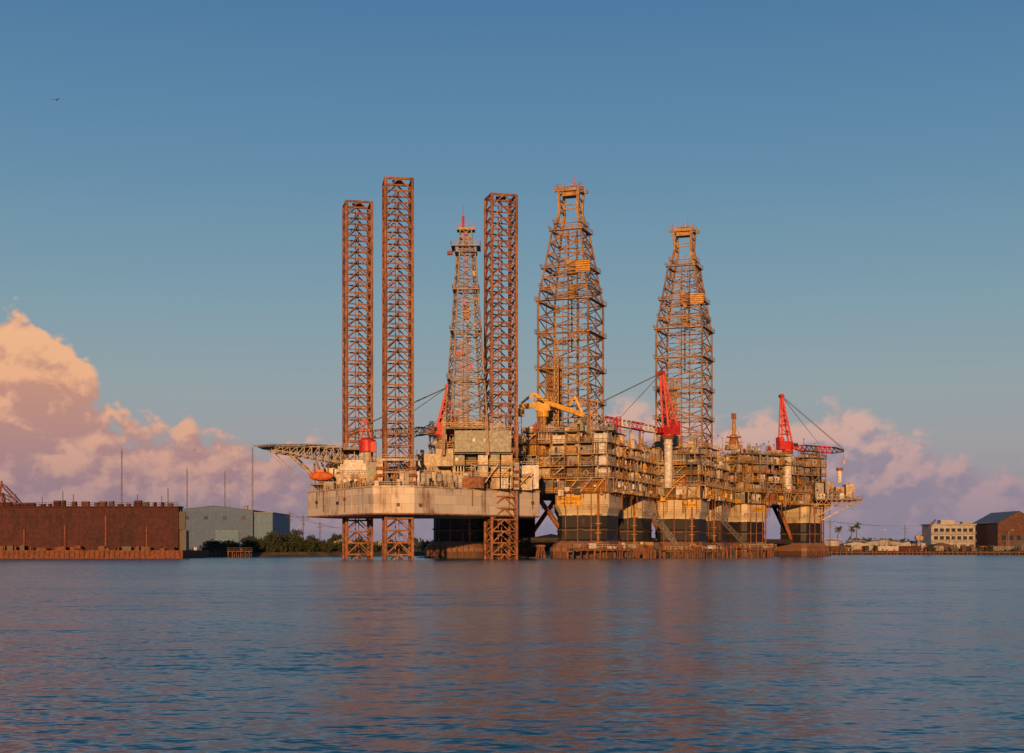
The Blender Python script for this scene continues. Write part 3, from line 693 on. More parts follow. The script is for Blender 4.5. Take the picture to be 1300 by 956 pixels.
for c in ((9,446),(-2,440),(44,452),(60,462)):     # breasting dolphins
    for i in range(9): 
        a = i*.7; mb.cyl((c[0]+1.8*math.cos(a),c[1]+1.8*math.sin(a),-2),(c[0]+.9*math.cos(a),c[1]+.9*math.sin(a),3.8),.28,'timber',7)
    mb.cyl((c[0],c[1],3.6),(c[0],c[1],4.3),1.6,'rust',10)
mb.build('pilings_and_deck', pier)
mb = MB()
truss_boom(mb,(42,456,18),(54,462,4),1.4,['grey'],1.6,.16); truss_boom(mb,(68,480,16),(80,484,4),1.1,['steel'],1.6,.14); mb.build('gangway', pier)

# ------------------------------------------------------------------ floating dry dock
dd = empty('floating_dry_dock', (-150,460,0)); mb = MB(); R = random.Random(2)
mb.bb(-235,-104.6,450.5,490,-1,2.6,'dockrust'); mb.bb(-235,-107,455,460.5,2.6,16.4,'dockred')
x = -234
while x < -107.5:
    mb.bb(x-.1,x+.1,454.9,454.998,2.7,15.6,'dockred'); x += R.choice([3.8,5.7,7.6])
for z in (6.2,13.4): mb.bb(-235,-107,454.75,454.89,z,z+.2,'dockred')
mb.bb(-235.2,-106.7,454.3,461,16.4,16.75,'dockred'); mb.rail([(-200,454.4),(-107,454.4)],16.7,'dockred',.12,2)
x = -200
while x < -108:
    h = R.uniform(.7,1.9)
    mb.box(x,457,16.76,R.uniform(.7,2.4),1.8,h,R.choice(['dockred','dockred','dark','timber'])); 
    if R.random() < .25: mb.cyl((x,456,16.7),(x,456,16.7+R.uniform(3,5)),.12,'dark',6)
    x += R.uniform(2.0,4.2)
for i in range(45):
    x = R.uniform(-200,-105); mb.box(x,R.uniform(451,453),2.6,R.uniform(.5,3),.9,R.uniform(.4,1.6),R.choice(['dockrust','dockred','dark','timber','dark']))
for i in range(60): mb.cyl((-200+i*1.6,450.3,.4),(-200+i*1.6,450.3,2.4),.25,'timber',6)
for i in range(7): mb.bb(-196+i*13.1,-195.5+i*13.1,454.5,454.74,3,R.uniform(6,15),'dockrust')
mb.bb(-107,-104.8,456,460,2.6,9,'dark'); mb.bb(-106.9,-104.9,455.2,455.9,9.2,15,'void'); mb.beam((-106,456,9),(-107,457,16.5),.3,'dark')
mb.build('wing_wall_and_pontoon', dd)
mb = MB(); lattice_box(mb,-165,457,[(16.7,1.4),(21,1.0)],2.2,.3,.2,'dockrust',0,'X'); truss_boom(mb,(-165,457,21),(-159,457,17.5),1.2,['dockrust'],1.4,.16); truss_boom(mb,(-164.5,457,24),(-158,457,17.2),1,['dockrust'],1.4,.16)
mb.beam((-165,457,21),(-164.5,457,25),.5,'dockrust'); mb.build('dock_crane', dd)
mb = MB()
for i in range(15):
    for y in (502,506): mb.cyl((-114+i*1.5,y,-2),(-114+i*1.5,y,2.4+.4*(i%3==0)),.22,'timber',7)
mb.bb(-115,-92,501.6,506.4,2.0,2.3,'timber'); mb.rail([(-115,501.7),(-92,501.7)],2.3,'timber',.12,2)
mb.build('timber_jetty')

# ------------------------------------------------------------------ ground + water
SH = [(-6000,300),(-700,470),(-300,520),(-130,532),(-92,548),(-60,585),(-10,640),(60,690),(150,715),(230,755),(420,790),(900,900),(6000,1400)]
def shore(x):
    for (a,ya),(b,yb) in zip(SH[:-1],SH[1:]):
        if x <= b: return ya+(yb-ya)*(x-a)/(b-a)
    return SH[-1][1]
xs = sorted(set([-20000,-9000,-6000,-3500,-2000,-1200,-800]+[-600+i*4 for i in range(351)]+[1100,1600,2500,4000,6000,12000,20000]))
offs = [(-6,-1.5),(-2,-.3),(0,.35),(2,1.0),(4,1.6),(8,1.9),(20,2.0),(60,2.0),(200,1.9),(700,1.8),(3000,1.6),(12000,1.4),(30000,1.0)]
vs = []; fs = []
for x in xs:
    s0 = shore(max(-6000,min(6000,x)))
    for o,z in offs:
        j = noise.noise(Vector((x*.07,o*.3,0)))*2.2 if o < 10 else 0
        vs.append((x, s0+o+j, z+(noise.noise(Vector((x*.2,o,3)))*.35 if 0 <= o < 100 else 0)))
no = len(offs)
for i in range(len(xs)-1):
    for j in range(no-1): fs.append((i*no+j,(i+1)*no+j,(i+1)*no+j+1,i*no+j+1))
me = bpy.data.meshes.new('ground'); me.from_pydata(vs,[],fs); g = bpy.data.objects.new('ground',me); scene.collection.objects.link(g)
m, nt, N, L, P = base_mat('ground_soil')
ge = N.new('ShaderNodeNewGeometry'); n1 = N.new('ShaderNodeTexNoise'); n1.inputs['Scale'].default_value = .15; n1.inputs['Detail'].default_value = 8; L.new(ge.outputs['Position'], n1.inputs['Vector'])
rp = N.new('ShaderNodeValToRGB'); rp.color_ramp.elements[0].position = .4; rp.color_ramp.elements[0].color = (.035,.04,.02,1); rp.color_ramp.elements[1].position = .62; rp.color_ramp.elements[1].color = (.12,.08,.05,1)
L.new(n1.outputs['Fac'], rp.inputs['Fac']); L.new(rp.outputs['Color'], P.inputs['Base Color']); P.inputs['Roughness'].default_value = .95
me.materials.append(m)

me = bpy.data.meshes.new('water'); me.from_pydata([(-30000,-600,0),(30000,-600,0),(30000,3000,0),(-30000,3000,0)],[],[(0,1,2,3)])
w = bpy.data.objects.new('water',me); scene.collection.objects.link(w)
m, nt, N, L, P = base_mat('water_surface')
ge = N.new('ShaderNodeNewGeometry')
def VM(op,a,b):
    n_ = N.new('ShaderNodeVectorMath'); n_.operation = op
    for i,v_ in enumerate((a,b)):
        if v_ is None: continue
        if isinstance(v_,tuple): n_.inputs[i].default_value = v_
        else: L.new(v_, n_.inputs[i])
    return n_.outputs[0]
def slope(scx, scy, det, rot, kx, ky):
    """random surface slopes for one wave band (world metres)"""
    mp = N.new('ShaderNodeMapping'); mp.inputs['Scale'].default_value = (scx,scy,1); mp.inputs['Rotation'].default_value = (0,0,rot); L.new(ge.outputs['Position'], mp.inputs['Vector'])
    n = N.new('ShaderNodeTexNoise'); n.noise_dimensions = '2D'; n.inputs['Scale'].default_value = 1; n.inputs['Detail'].default_value = det; n.inputs['Roughness'].default_value = .55
    L.new(mp.outputs[0], n.inputs['Vector'])
    return VM('MULTIPLY', VM('SUBTRACT', n.outputs['Color'], (.5,.5,.5)), (kx,ky,0))
patch = N.new('ShaderNodeTexNoise'); patch.noise_dimensions = '2D'; mpp = N.new('ShaderNodeMapping'); mpp.inputs['Scale'].default_value = (.010,.028,1); L.new(ge.outputs['Position'], mpp.inputs['Vector']); L.new(mpp.outputs[0], patch.inputs['Vector'])
patch.inputs['Scale'].default_value = 1; patch.inputs['Detail'].default_value = 4
pr_ = N.new('ShaderNodeMapRange'); pr_.inputs['From Min'].default_value = .38; pr_.inputs['From Max'].default_value = .62; pr_.inputs['To Min'].default_value = .6; pr_.inputs['To Max'].default_value = 1.2; L.new(patch.outputs['Fac'], pr_.inputs['Value'])
s_a = slope(.10,.32,2,.12,.12,.34); s_b = slope(.8,1.9,2,-.2,.26,.60); s_c = slope(3.2,6.5,1,.3,.28,.5)
sm = VM('ADD', VM('ADD', s_a, s_b), s_c)
sc_ = N.new('ShaderNodeVectorMath'); sc_.operation = 'SCALE'; L.new(sm, sc_.inputs[0]); L.new(pr_.outputs[0], sc_.inputs['Scale'])
nrm = N.new('ShaderNodeVectorMath'); nrm.operation = 'NORMALIZE'; L.new(VM('ADD', sc_.outputs[0], (0,0,1)), nrm.inputs[0])
L.new(nrm.outputs[0], P.inputs['Normal'])
P.inputs['Base Color'].default_value = (.006,.095,.17,1); P.inputs['Roughness'].default_value = .19; P.inputs['IOR'].default_value = 1.33
me.materials.append(m)

# ------------------------------------------------------------------ buildings left
def gable(mb, x0, x1, y0, y1, z0, ze, zr, k, kr):
    xm = (x0+x1)/2
    mb.bb(x0,x1,y0,y1,z0,ze,k)
    mb.add([(x0,y0,ze),(x1,y0,ze),(xm,y0,zr),(x0,y1,ze),(x1,y1,ze),(xm,y1,zr)],[(0,1,2),(3,5,4)],k)
    mb.add([(x0-.5,y0-.5,ze-.05),(xm,y0-.5,zr+.15),(xm,y1+.5,zr+.15),(x0-.5,y1+.5,ze-.05)],[(0,1,2,3)],kr)
    mb.add([(x1+.5,y0-.5,ze-.05),(xm,y0-.5,zr+.15),(xm,y1+.5,zr+.15),(x1+.5,y1+.5,ze-.05)],[(3,2,1,0)],kr)
wh = empty('blue_warehouse',(-122,610,0)); mb = MB()
gable(mb,-143,-110,602,660,1.5,19.6,21.2,'blue','roofgrey')
mb.bb(-110,-102,604,650,1.5,18.3,'cladlight'); mb.bb(-110.3,-101.7,603.6,650.4,18.3,18.7,'roofgrey')
for i in range(55): mb.bb(-142.8+i*.6,-142.65+i*.6,601.9,601.998,1.6,19.1,'blue')
for i in range(13): mb.bb(-109.6+i*.6,-109.45+i*.6,603.9,603.998,1.6,18.2,'cladlight')
mb.bb(-126,-116,601.6,601.88,1.6,11,'cladlight'); 
for i in range(5): mb.bb(-126,-116,601.5,601.59,2.5+i*1.8,2.65+i*1.8,'blue')
mb.bb(-135,-133.8,601.7,601.88,1.6,3.8,'white'); mb.bb(-106.5,-104,603.6,603.88,1.6,6,'dark')
for x in (-138,-130,-122,-114): mb.bb(x-.8,x+.8,601.7,601.88,15.6,17,'glass')
for x in (-134,-126,-118): mb.cyl((x,630,20),(x,630,22.3),.8,'grey',10)
mb.build('walls_and_roof', wh)
ob = empty('white_office_building',(250,812,0)); mb = MB()
X0, X1, Y0 = 238, 263, 805
mb.bb(X0,X1,Y0,Y0+18,1.5,16.6,'offwhite'); mb.bb(X0-.6,X1+.6,Y0-.6,Y0+18.6,16.6,17.3,'offwhite'); mb.bb(X0+7,X0+15,Y0+5,Y0+12,17.3,19.6,'offwhite'); mb.bb(X1-6,X1-1,Y0+4,Y0+9,17.3,18.6,'grey')
for z in (8.2,12.6):
    for i in range(7): mb.bb(X0+1.6+i*3.3,X0+3.9+i*3.3,Y0-.03,Y0-.002,z,z+2.1,'glass'); mb.bb(X0+1.5+i*3.3,X0+4.0+i*3.3,Y0-.25,Y0-.04,z-.25,z-.05,'offwhite')
for i in range(5): mb.bb(X0+1.6+i*5,X0+4.6+i*5,Y0-.03,Y0-.002,2.2,5.6,'dark')
for z in (7.0,11.4): mb.bb(X0,X1,Y0-1.6,Y0-.3,z,z+.25,'offwhite'); mb.rail([(X0,Y0-1.6),(X1,Y0-1.6)],z+.25,'offwhite',.12,2)
mb.build('walls_windows_roof', ob)
mb = MB(); e2 = empty('brown_warehouse',(290,800,0)); gable(mb,269,292,785,830,1.5,17.5,24,'brownwall','roofgrey'); gable(mb,292.2,318,780,830,1.5,19,26,'brownwall','roofgrey')
for i in range(5): mb.bb(271+i*4.2,273.4+i*4.2,784.9,784.98,8,10.5,'glass')
mb.bb(277,284,784.7,784.89,1.6,8,'dark')
for i in range(36): mb.bb(269.2+i*.63,269.35+i*.63,784.85,784.89,10.6,17,'brownwall')
for i in range(4): mb.bb(295+i*5,298+i*5,779.9,779.98,9,12,'glass')
mb.build('walls_and_roof', e2)
def shed(name, x, y, w, dd_, h, k, kr='roofgrey'):
    e = empty(name,(x,y,0)); mb = MB(); gable(mb,x-w/2,x+w/2,y,y+dd_,1.6,1.6+h,1.6+h*1.3,k,kr)
    for i in range(int(w/3)): mb.bb(x-w/2+1+i*3,x-w/2+2.2+i*3,y-.05,y-.002,1.6+h*.4,1.6+h*.7,'glass')
    mb.bb(x-.8,x+.8,y-.08,y-.06,1.65,1.6+h*.62,'dark'); mb.build('walls_and_roof', e)
R = random.Random(44)
for x,y,w_,h,k in ((186,765,14,4.0,'offwhite'),(203,775,20,5,'grey'),(222,785,14,4.5,'offwhite'),(160,760,11,4,'grey'),(236,776,9,3.5,'brownwall'),(-78,640,12,5,'grey'),(-60,650,9,4,'grey'),(312,770,16,6,'blue'),(20,730,22,7,'grey'),(70,740,18,6,'grey')):
    shed('storage_shed', x, y, w_, 10, h, k)
def container(x, y, k, yaw=0, z=1.7):
    mb = MB(Matrix.Translation((x,y,z)) @ Matrix.Rotation(yaw,4,'Z')); mb.bb(-6,6,-1.2,1.2,.15,2.7,k)
    for i in range(28): mb.bb(-5.8+i*.42,-5.62+i*.42,-1.28,-1.201,.3,2.55,k)
    for a in (-6,5.85):
        for b in (-1.3,1.15): mb.bb(a-.02,a+.17,b-.02,b+.17,.0,2.8,k)
    mb.build('shipping_container')
for x,y,k in ((170,742,'brownwall'),(183,746,'grey'),(199,751,'offwhite'),(213,757,'dockred'),(228,768,'grey'),(268,777,'steel'),(285,776,'offwhite')):
    container(x+R.uniform(-1,1),y,k,R.uniform(-.2,.2),1.9)
def vehicle(x, y, k):
    mb = MB(); z = 2.1; pr = [(-2.3,.45),(2.3,.45),(2.35,.95),(1.2,1.1),(.6,1.65),(-1.1,1.7),(-1.2,1.1),(-2.35,1.05)]
    pts = [(x+a,y-.9,z+b) for a,b in pr]+[(x+a,y+.9,z+b) for a,b in pr]; n = 8
    mb.add(pts,[tuple(range(n)),tuple(range(2*n-1,n-1,-1))]+[(i,n+i,n+(i+1)%n,(i+1)%n) for i in range(n)],k)
    mb.bb(x-1,x+.6,y-.93,y-.905,z+1.15,z+1.55,'glass')
    for a in (-1.4,1.4):
        for b in (-.85,.85): mb.cyl((x+a,y+b-.12,z+.35),(x+a,y+b+.12,z+.35),.36,'void',10)
    mb.build('pickup_truck')
for x,y,k in ((205,758,'offwhite'),(240,770,'red'),(262,782,'grey')): vehicle(x,y,k)
mb = MB()
x = 118
while x < 420:
    yy = shore(x)-3; mb.cyl((x,yy,-2),(x,yy,R.uniform(1.4,3.2)),.35,R.choice(['timber','dockrust','dark']),7); x += R.uniform(1.5,4)
for a in range(118,418,10): mb.beam((a,shore(a)-2.6,1.2),(a+10,shore(a+10)-2.6,1.2),.5,'timber',.6)
mb.build('timber_bulkhead')
mb = MB()
for i in range(130):
    x = R.uniform(135,330); y = shore(x)+R.uniform(6,28); mb.box(x,y,1.8,R.uniform(.8,5),R.uniform(.8,3),R.uniform(.5,3.0),R.choice(['rust','grey','dark','timber','steel','dockred','dark','brownwall','void']),R.uniform(-.5,.5))
    if R.random() < .25: mb.cyl((x,y,1.8),(x,y,R.uniform(5,9)),.12,'grey',6)
mb.build('yard_equipment_stacks')
mb = MB(); x, y = 221, 770
lattice_box(mb,x,y,[(1.8,1.2),(8,1.0)],2,.3,.2,'grey',0,'X'); truss_boom(mb,(x,y,8),(x+9,y,19),1.0,['dark'],2,.2); mb.box(x,y,8,4,2.6,2,'ochre'); mb.cyl((x-2,y,10),(x+9,y,19),.08,'dark',5)
mb.build('yard_crane')
def tank(x,y,r,h):
    mb = MB(); mb.cyl((x,y,1.6),(x,y,1.6+h),r,'offwhite',24); mb.cyl((x,y,1.6+h),(x,y,2.4+h),r,'offwhite',24,.5); mb.rail([(x-r,y-.5),(x+r,y-.5)],1.7+h,'offwhite',.12,1.5)
    for i in range(3): mb.cyl((x,y,1.6+h*(i+1)/4),(x,y,1.7+h*(i+1)/4),r+.04,'grey',24)
    mb.build('storage_tank')
tank(178,790,6,6); tank(193,795,5,5)

# ------------------------------------------------------------------ poles, masts, lamps
def pole(x,y,h,name='utility_pole'):
    mb = MB(); mb.cyl((x,y,1.5),(x,y,h),.2,'bark',7,.14); 
    for z in (h-.8,h-2.2): mb.beam((x-1.5,y,z),(x+1.5,y,z),.18,'bark')
    for a in (-1.3,-.5,.5,1.3): mb.cyl((x+a,y,h-.8),(x+a,y,h-.35),.09,'white',6)
    mb.cyl((x+.4,y-.3,h-4.5),(x+.4,y-.3,h-3.3),.3,'grey',8); mb.build(name)
for px,y,h in ((-94,600,19),(-89,604,17.5),(-81,598,14.5),(-71,612,13),(175,780,19),(163,778,17),(283,790,20),(225,812,17),(150,775,16),(118,760,15)): pole(px,y,h)
mb = MB()
for a,b in (((-94,600,18.2),(-89,604,16.7)),((-89,604,16.7),(-81,598,13.7)),((-81,598,13.7),(-71,612,12.2)),((150,775,15.2),(175,780,18.2)),((175,780,18.2),(225,812,16.2)),((225,812,16.2),(283,790,19.2))):
    for o in (-1.2,0,1.2):
        A_ = Vector(a)+Vector((o,0,0)); B_ = Vector(b)+Vector((o,0,0)); pv = A_
        for q in range(1,7):
            t = q/6; c = A_.lerp(B_,t)-Vector((0,0,4*t*(1-t)*.8)); mb.beam(pv,c,.06,'dark'); pv = c
mb.build('power_lines')
def mast(x,y,h):
    mb = MB(); lattice_box(mb,x,y,[(1.5,.4),(h,.3)],4,.16,.1,'steel',0,'Z')
    for a in range(3):
        t = a*2.094; mb.beam((x,y,h*.7),(x+h*.3*math.cos(t),y+h*.3*math.sin(t),1.6),.05,'steel')
    mb.cyl((x,y,h),(x,y,h+3),.12,'red',6); mb.build('radio_mast')
for mx_,my_,mh_ in ((-289,1050,77),(-279,1150,52),(-275,1200,71),(-243,1200,69),(-183,1000,74.7)):
    mast(mx_, my_, mh_)
def lamp(x,y,h):
    mb = MB(); mb.cyl((x,y,1.6),(x,y,h),.16,'grey',7,.1); mb.beam((x,y,h),(x+1.8,y,h+.4),.12,'grey'); mb.bb(x+1.4,x+2.5,y-.2,y+.2,h+.35,h+.55,'white'); mb.build('street_lamp')
for x,y,h in ((200,768,13),(247,792,12),(272,776,13),(-66,600,10)): lamp(x,y,h)

# ------------------------------------------------------------------ vegetation
def leafmass(name, blobs, n, size, key, seed):
    R = random.Random(seed); vs = []; fs = []
    for bx,by,bz,rx,ry,rz in blobs:
        k = int(n*max(.3,rx*rz/8))
        for i in range(k):
            while True:
                p = Vector((R.uniform(-1,1),R.uniform(-1,1),R.uniform(-1,1)))
                if .3 < p.length < 1: break
            wob = .75+.5*noise.noise(Vector((bx+p.x*2,by+p.y*2,p.z*2)))
            c = Vector((bx+p.x*rx*wob*1.1,by+p.y*ry*wob,max(1.2,bz+p.z*rz*wob*1.15)))
            a = Vector((R.uniform(-1,1),R.uniform(-1,1),R.uniform(-1,1))).normalized(); b = a.orthogonal().normalized(); s = size*R.uniform(.5,1.3); q = len(vs)
            vs += [c+a*s, c+b*s*.7, c-a*s, c-b*s*.7]; fs.append((q,q+1,q+2,q+3))
    me = bpy.data.meshes.new(name); me.from_pydata([tuple(v) for v in vs],[],fs); me.materials.append(MATS[key]); o = bpy.data.objects.new(name,me); scene.collection.objects.link(o); return o
R = random.Random(6); bl = []
for i in range(75):
    x = R.uniform(-118,-56); y = shore(x)+R.uniform(5,22); r = R.uniform(1.4,3.4); tall = 1.35 if -102 < x < -84 else .85
    bl.append((x,y,1.6+r*.8*tall,r*1.3,r,r*1.1*tall))
leafmass('shoreline_shrubs', bl, 260, .42, 'leaf', 1)
bl = []
for i in range(60):
    x = R.uniform(-60,140); y = shore(x)+R.uniform(8,40); r = R.uniform(1.5,3.2); bl.append((x,y,1.8+r*.8,r*1.5,r,r))
for i in range(40):
    x = R.uniform(140,330); y = shore(x)+R.uniform(8,40); r = R.uniform(1.0,2.4); bl.append((x,y,1.8+r*.7,r*1.6,r,r))
leafmass('shoreline_shrubs', bl, 160, .5, 'leaf', 2)
bl = []
for i in range(240):
    x = R.uniform(-700,900); y = R.uniform(1150,1400); r = R.uniform(3.5,7.5); bl.append((x,y,r*.9,r*2.0,r,r))
leafmass('distant_trees', bl, 18, 1.5, 'fartree', 3)
def tree(x,y,h,name='broadleaf_tree'):
    e = empty(name,(x,y,1.6)); mb = MB(); R = random.Random(int(x*7)); mb.cyl((x,y,1.4),(x+.3,y,h*.5),.35,'bark',8,.22); bl = []
    for i in range(6):
        a = i*1.05; q = (x+math.cos(a)*h*.22,y+math.sin(a)*h*.22,h*R.uniform(.6,.85)); mb.cyl((x+.3,y,h*.42),q,.16,'bark',6,.07); bl.append((*q,h*.17,h*.15,h*.14))
    bl.append((x,y,h*.85,h*.18,h*.18,h*.16)); mb.build('trunk', e); o = leafmass('crown', bl, 420, .3, 'leaf', int(x)); o.parent = e; o.matrix_parent_inverse = e.matrix_world.inverted()
for x,y,h in ((-97,578,10),(-90,585,11.5),(-82,582,9),(-74,592,9.5),(-64,600,8.5),(-107,575,8.5),(148,770,8),(300,765,8)): tree(x,y,h)
def palm(x,y,h):
    e = empty('palm_tree',(x,y,1.6)); R = random.Random(int(x*3)); mb = MB(); pv = Vector((x,y,1.4))
    for i in range(8):
        t = (i+1)/8; c = Vector((x+.9*t*t,y,1.4+(h-1.4)*t)); mb.cyl(pv,c,.3-.11*(i/8),'bark',8,.3-.11*t); pv = c
    mb.build('trunk', e); mb = MB()
    for i in range(24):
        az = R.uniform(0,6.283); el = R.uniform(-.5,1.2); L_ = R.uniform(2.2,3.2); d = Vector((math.cos(az)*math.cos(el),math.sin(az)*math.cos(el),math.sin(el))); sd = Vector((-math.sin(az),math.cos(az),0)); p = pv.copy()
        for s in range(7):
            q = p+d*(L_/7); w_ = .55*math.sin(math.pi*(s+1)/8.5)
            for sg in (-1,1):
                mb.add([p,q,q+sd*sg*w_-Vector((0,0,.25)),p+sd*sg*w_*.8-Vector((0,0,.3))],[(0,1,2,3)],'palmleaf')
            p = q; d = (d-Vector((0,0,.22))).normalized()
    mb.build('fronds', e)
for x,y,h in ((194,800,16.5),(190,796,14.5),(181,790,14),(278,800,12)): palm(x,y,h)

# ------------------------------------------------------------------ gulls
def gull(x,y,z,yaw,sc=1.0):
    mb = MB(Matrix.Translation((x,y,z)) @ Matrix.Rotation(yaw,4,'Z') @ Matrix.Scale(sc,4)); rings = []
    for t,r in ((-.34,.01),(-.25,.05),(-.1,.085),(.05,.09),(.16,.06),(.2,.05),(.25,.055),(.29,.035),(.35,.008)):
        rings.append([(t,r*math.cos(a),r*math.sin(a)+(.02 if t>.15 else 0)) for a in [2*math.pi*i/10 for i in range(10)]])
    mb.loft(rings,'gullwhite')
    for s in (-1,1):
        W = [(.1,.06,.03,.22),(.16,.3,.17,.2),(.12,.5,.2,.15),(.0,.75,.12,.08),(-.12,.92,.05,.02)]
        for a,b in zip(W[:-1],W[1:]):
            mb.add([(a[0],s*a[1],a[2]),(b[0],s*b[1],b[2]),(b[0]-b[3],s*b[1],b[2]-.01),(a[0]-a[3],s*a[1],a[2]-.01)],[(0,1,2,3)],'gullwhite')
    mb.add([(-.28,0,.01),(-.46,.09,.0),(-.46,-.09,.0)],[(0,1,2)],'gullwhite'); mb.build('gull')
gull(-48.2,150,50.5,1.2,.7); gull(-44.8,200,17,.4,.5)

# ------------------------------------------------------------------ sun + sky
SUN_EL, SUN_AZ = math.radians(7), math.radians(185)    # azimuth measured clockwise from +Y
sd = bpy.data.lights.new('sun','SUN'); sd.energy = 4.9; sd.angle = math.radians(.6); sd.color = (1.0,.50,.19)
so = bpy.data.objects.new('sun',sd); scene.collection.objects.link(so)
to = Vector((math.sin(SUN_AZ)*math.cos(SUN_EL), math.cos(SUN_AZ)*math.cos(SUN_EL), math.sin(SUN_EL)))
so.rotation_euler = to.to_track_quat('Z','Y').to_euler(); so.location = (0,-50,80)

W = bpy.data.worlds.new('World'); scene.world = W; W.use_nodes = True; nt = W.node_tree; N = nt.nodes; L = nt.links
try: W.cycles.sampling_method = 'NONE'
except Exception: pass
for n_ in list(N): N.remove(n_)
out = N.new('ShaderNodeOutputWorld'); bg = N.new('ShaderNodeBackground'); L.new(bg.outputs[0], out.inputs['Surface'])
def M(op,a,b=None,c=None,clamp=False):
    n_ = N.new('ShaderNodeMath'); n_.operation = op; n_.use_clamp = clamp
    for i,v in enumerate((a,b,c)):
        if v is None: continue
        if isinstance(v,(int,float)): n_.inputs[i].default_value = v
        else: L.new(v, n_.inputs[i])
    return n_.outputs[0]
def mixc(f,a,b,blend='MIX'):
    n_ = N.new('ShaderNodeMix'); n_.data_type = 'RGBA'; n_.blend_type = blend
    for i,v in ((0,f),(6,a),(7,b)):
        if isinstance(v,(int,float)): n_.inputs[i].default_value = v
        elif isinstance(v,tuple): n_.inputs[i].default_value = v
        else: L.new(v, n_.inputs[i])
    return n_.outputs[2]
def smooth(v,a,b,lo=0.0,hi=1.0):
    n_ = N.new('ShaderNodeMapRange'); n_.interpolation_type = 'SMOOTHSTEP'; n_.inputs['From Min'].default_value = a; n_.inputs['From Max'].default_value = b
    n_.inputs['To Min'].default_value = lo; n_.inputs['To Max'].default_value = hi
    L.new(v, n_.inputs['Value']); return n_.outputs[0]
def cramp(v, stops):
    rp = N.new('ShaderNodeValToRGB'); el = rp.color_ramp.elements
    el[0].position = stops[0][0]; el[0].color = lin(*stops[0][1]); el[1].position = stops[-1][0]; el[1].color = lin(*stops[-1][1])
    for p_,c_ in stops[1:-1]:
        q = el.new(p_); q.color = lin(*c_)
    L.new(v, rp.inputs['Fac']); return rp.outputs['Color']
tc = N.new('ShaderNodeTexCoord'); sp = N.new('ShaderNodeSeparateXYZ'); L.new(tc.outputs['Generated'], sp.inputs[0])
X,Y,Z = sp.outputs
u = M('ARCTAN2',X,Y); hyp = M('SQRT', M('ADD', M('MULTIPLY',X,X), M('MULTIPLY',Y,Y))); v = M('ARCTAN2',Z,hyp)
sky = N.new('ShaderNodeTexSky'); sky.sky_type = 'NISHITA'; sky.sun_disc = False; sky.sun_elevation = SUN_EL; sky.sun_rotation = SUN_AZ
sky.air_density = 1.3; sky.dust_density = 1.0; sky.ozone_density = 2.0
nis = N.new('ShaderNodeVectorMath'); nis.operation = 'SCALE'; nis.inputs['Scale'].default_value = .08; L.new(sky.outputs[0], nis.inputs[0])
grad_ = cramp(v, [(0,(142,132,150)),(.03,(150,141,155)),(.07,(157,156,163)),(.11,(148,162,169)),(.17,(127,158,174)),(.26,(99,142,173)),(.39,(71,117,162)),(1.0,(30,60,104))])
skyc = mixc(.9, nis.outputs[0], grad_)
# clouds --------------------------------------------------
def field(du,dv):
    cb = N.new('ShaderNodeCombineXYZ'); L.new(M('ADD',u,du),cb.inputs[0]); L.new(M('MULTIPLY',M('ADD',v,dv),1.3),cb.inputs[1])
    n1 = N.new('ShaderNodeTexNoise'); n1.noise_dimensions = '2D'; n1.inputs['Scale'].default_value = 16; n1.inputs['Detail'].default_value = 7; n1.inputs['Roughness'].default_value = .58; L.new(cb.outputs[0], n1.inputs['Vector'])
    ds = N.new('ShaderNodeVectorMath'); ds.operation = 'SCALE'; ds.inputs['Scale'].default_value = .045; L.new(n1.outputs['Color'], ds.inputs[0])
    ad = N.new('ShaderNodeVectorMath'); ad.operation = 'ADD'; L.new(cb.outputs[0], ad.inputs[0]); L.new(ds.outputs[0], ad.inputs[1])
    def vor(sc):
        vo = N.new('ShaderNodeTexVoronoi'); vo.voronoi_dimensions = '2D'; vo.feature = 'F1'; vo.inputs['Scale'].default_value = sc; L.new(ad.outputs[0], vo.inputs['Vector']); return vo.outputs['Distance']
    bil = M('SUBTRACT', 1.0, M('ADD', M('ADD', M('MULTIPLY',vor(24),.55), M('MULTIPLY',vor(55),.35)), M('MULTIPLY',vor(120),.2)))
    return n1.outputs['Fac'], bil
nf, bil = field(0.0,0.0); nf2, bil2 = field(-.004,.008)
fc = N.new('ShaderNodeFloatCurve'); cv = fc.mapping.curves[0]
pts = [(-.6,.15),(-.42,.17),(-.36,.172),(-.335,.168),(-.31,.148),(-.285,.116),(-.25,.09),(-.18,.082),(-.13,.068),(-.09,.045),(-.02,.05),(.03,.08),(.08,.103),(.14,.098),(.2,.099),(.26,.086),(.31,.074),(.36,.058),(.5,.07)]
def ux(a): return a/1.4+.5
cv.points[0].location = (0,.35); cv.points[1].location = (1,.3)
for a,b in pts: cv.points.new(ux(a), b*5)
fc.mapping.update()
L.new(M('ADD', M('DIVIDE',u,1.4), .5), fc.inputs['Value'])
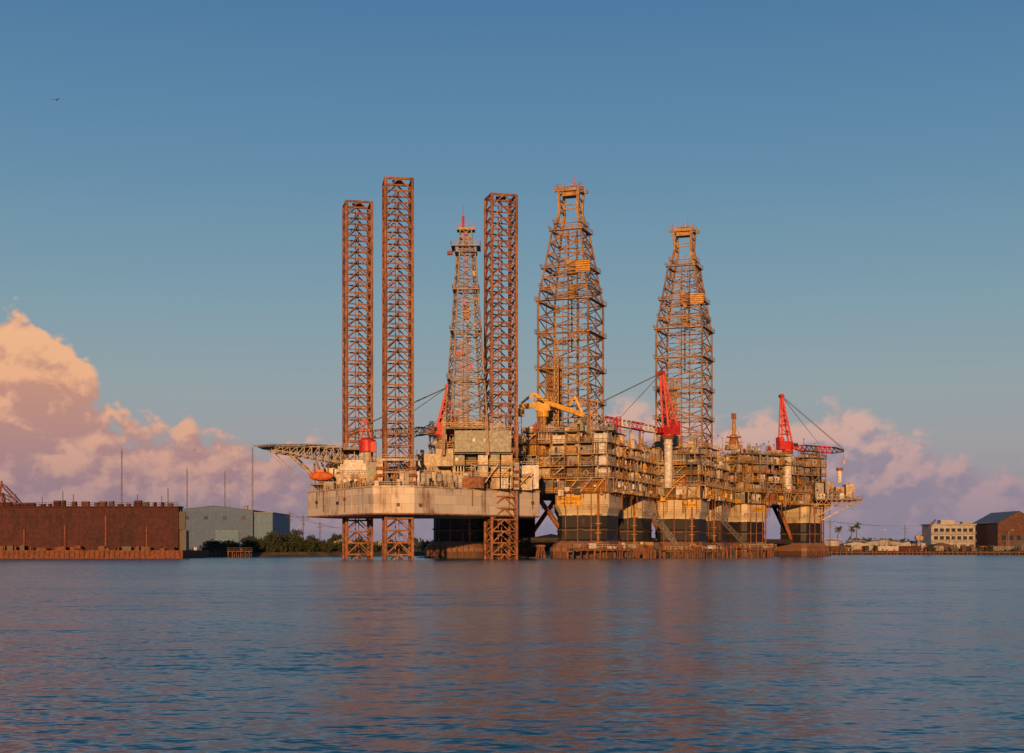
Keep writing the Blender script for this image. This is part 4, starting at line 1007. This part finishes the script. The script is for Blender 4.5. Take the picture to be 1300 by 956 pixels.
Hh = M('DIVIDE', fc.outputs[0], 5.0)
right = smooth(u,-.2,-.05)
namp = M('SUBTRACT', .07, M('MULTIPLY', right, -.035))
dens = M('ADD', M('SUBTRACT',Hh,v), M('ADD', M('MULTIPLY', M('SUBTRACT',nf,.5), namp), M('MULTIPLY', M('SUBTRACT',bil,.6), .035)))
aL = smooth(dens,0.0,.012); aR = smooth(dens,-.004,.022,0,.92)
alpha = mixc(right, aL, aR)
grad = M('ADD', M('MULTIPLY', M('SUBTRACT',nf,nf2), 2.6), M('MULTIPLY', M('SUBTRACT',bil,bil2), .9))
edge = smooth(dens,.0,.07,.22,0)
shade = M('ADD', M('ADD', M('MULTIPLY',bil,.5), grad), M('ADD', M('MULTIPLY', M('SUBTRACT',nf,.5), .9), edge))
sh = smooth(shade,.05,.75)
litL = cramp(v, [(0,(150,130,140)),(.04,(184,146,142)),(.075,(214,164,142)),(.11,(232,174,136)),(.18,(240,188,142))])
drkL = cramp(v, [(0,(130,118,136)),(.04,(152,126,136)),(.075,(176,136,132)),(.11,(194,144,126)),(.18,(206,156,130))])
litR = cramp(v, [(0,(144,132,150)),(.04,(174,146,152)),(.08,(208,168,156)),(.12,(214,176,160))])
drkR = cramp(v, [(0,(130,124,146)),(.04,(142,130,148)),(.08,(156,142,154)),(.12,(164,152,160))])
cc = mixc(right, mixc(sh, drkL, litL), mixc(sh, drkR, litR))
low = smooth(v,.0,.05,.5,1)
back = smooth(Y,-.1,.15)
alpha = M('MULTIPLY', M('MULTIPLY', alpha, low), back)
fin = mixc(alpha, skyc, cc)
L.new(fin, bg.inputs['Color']); bg.inputs['Strength'].default_value = 1.0

# ------------------------------------------------------------------ camera
cd = bpy.data.cameras.new('camera'); cd.sensor_width = 36; cd.lens = 36*1800/1300; cd.clip_start = .5; cd.clip_end = 60000
cd.shift_y = (697-478)/1300.0
co = bpy.data.objects.new('camera',cd); scene.collection.objects.link(co); co.location = (0,0,3); co.rotation_euler = (math.pi/2,0,0)
scene.camera = co
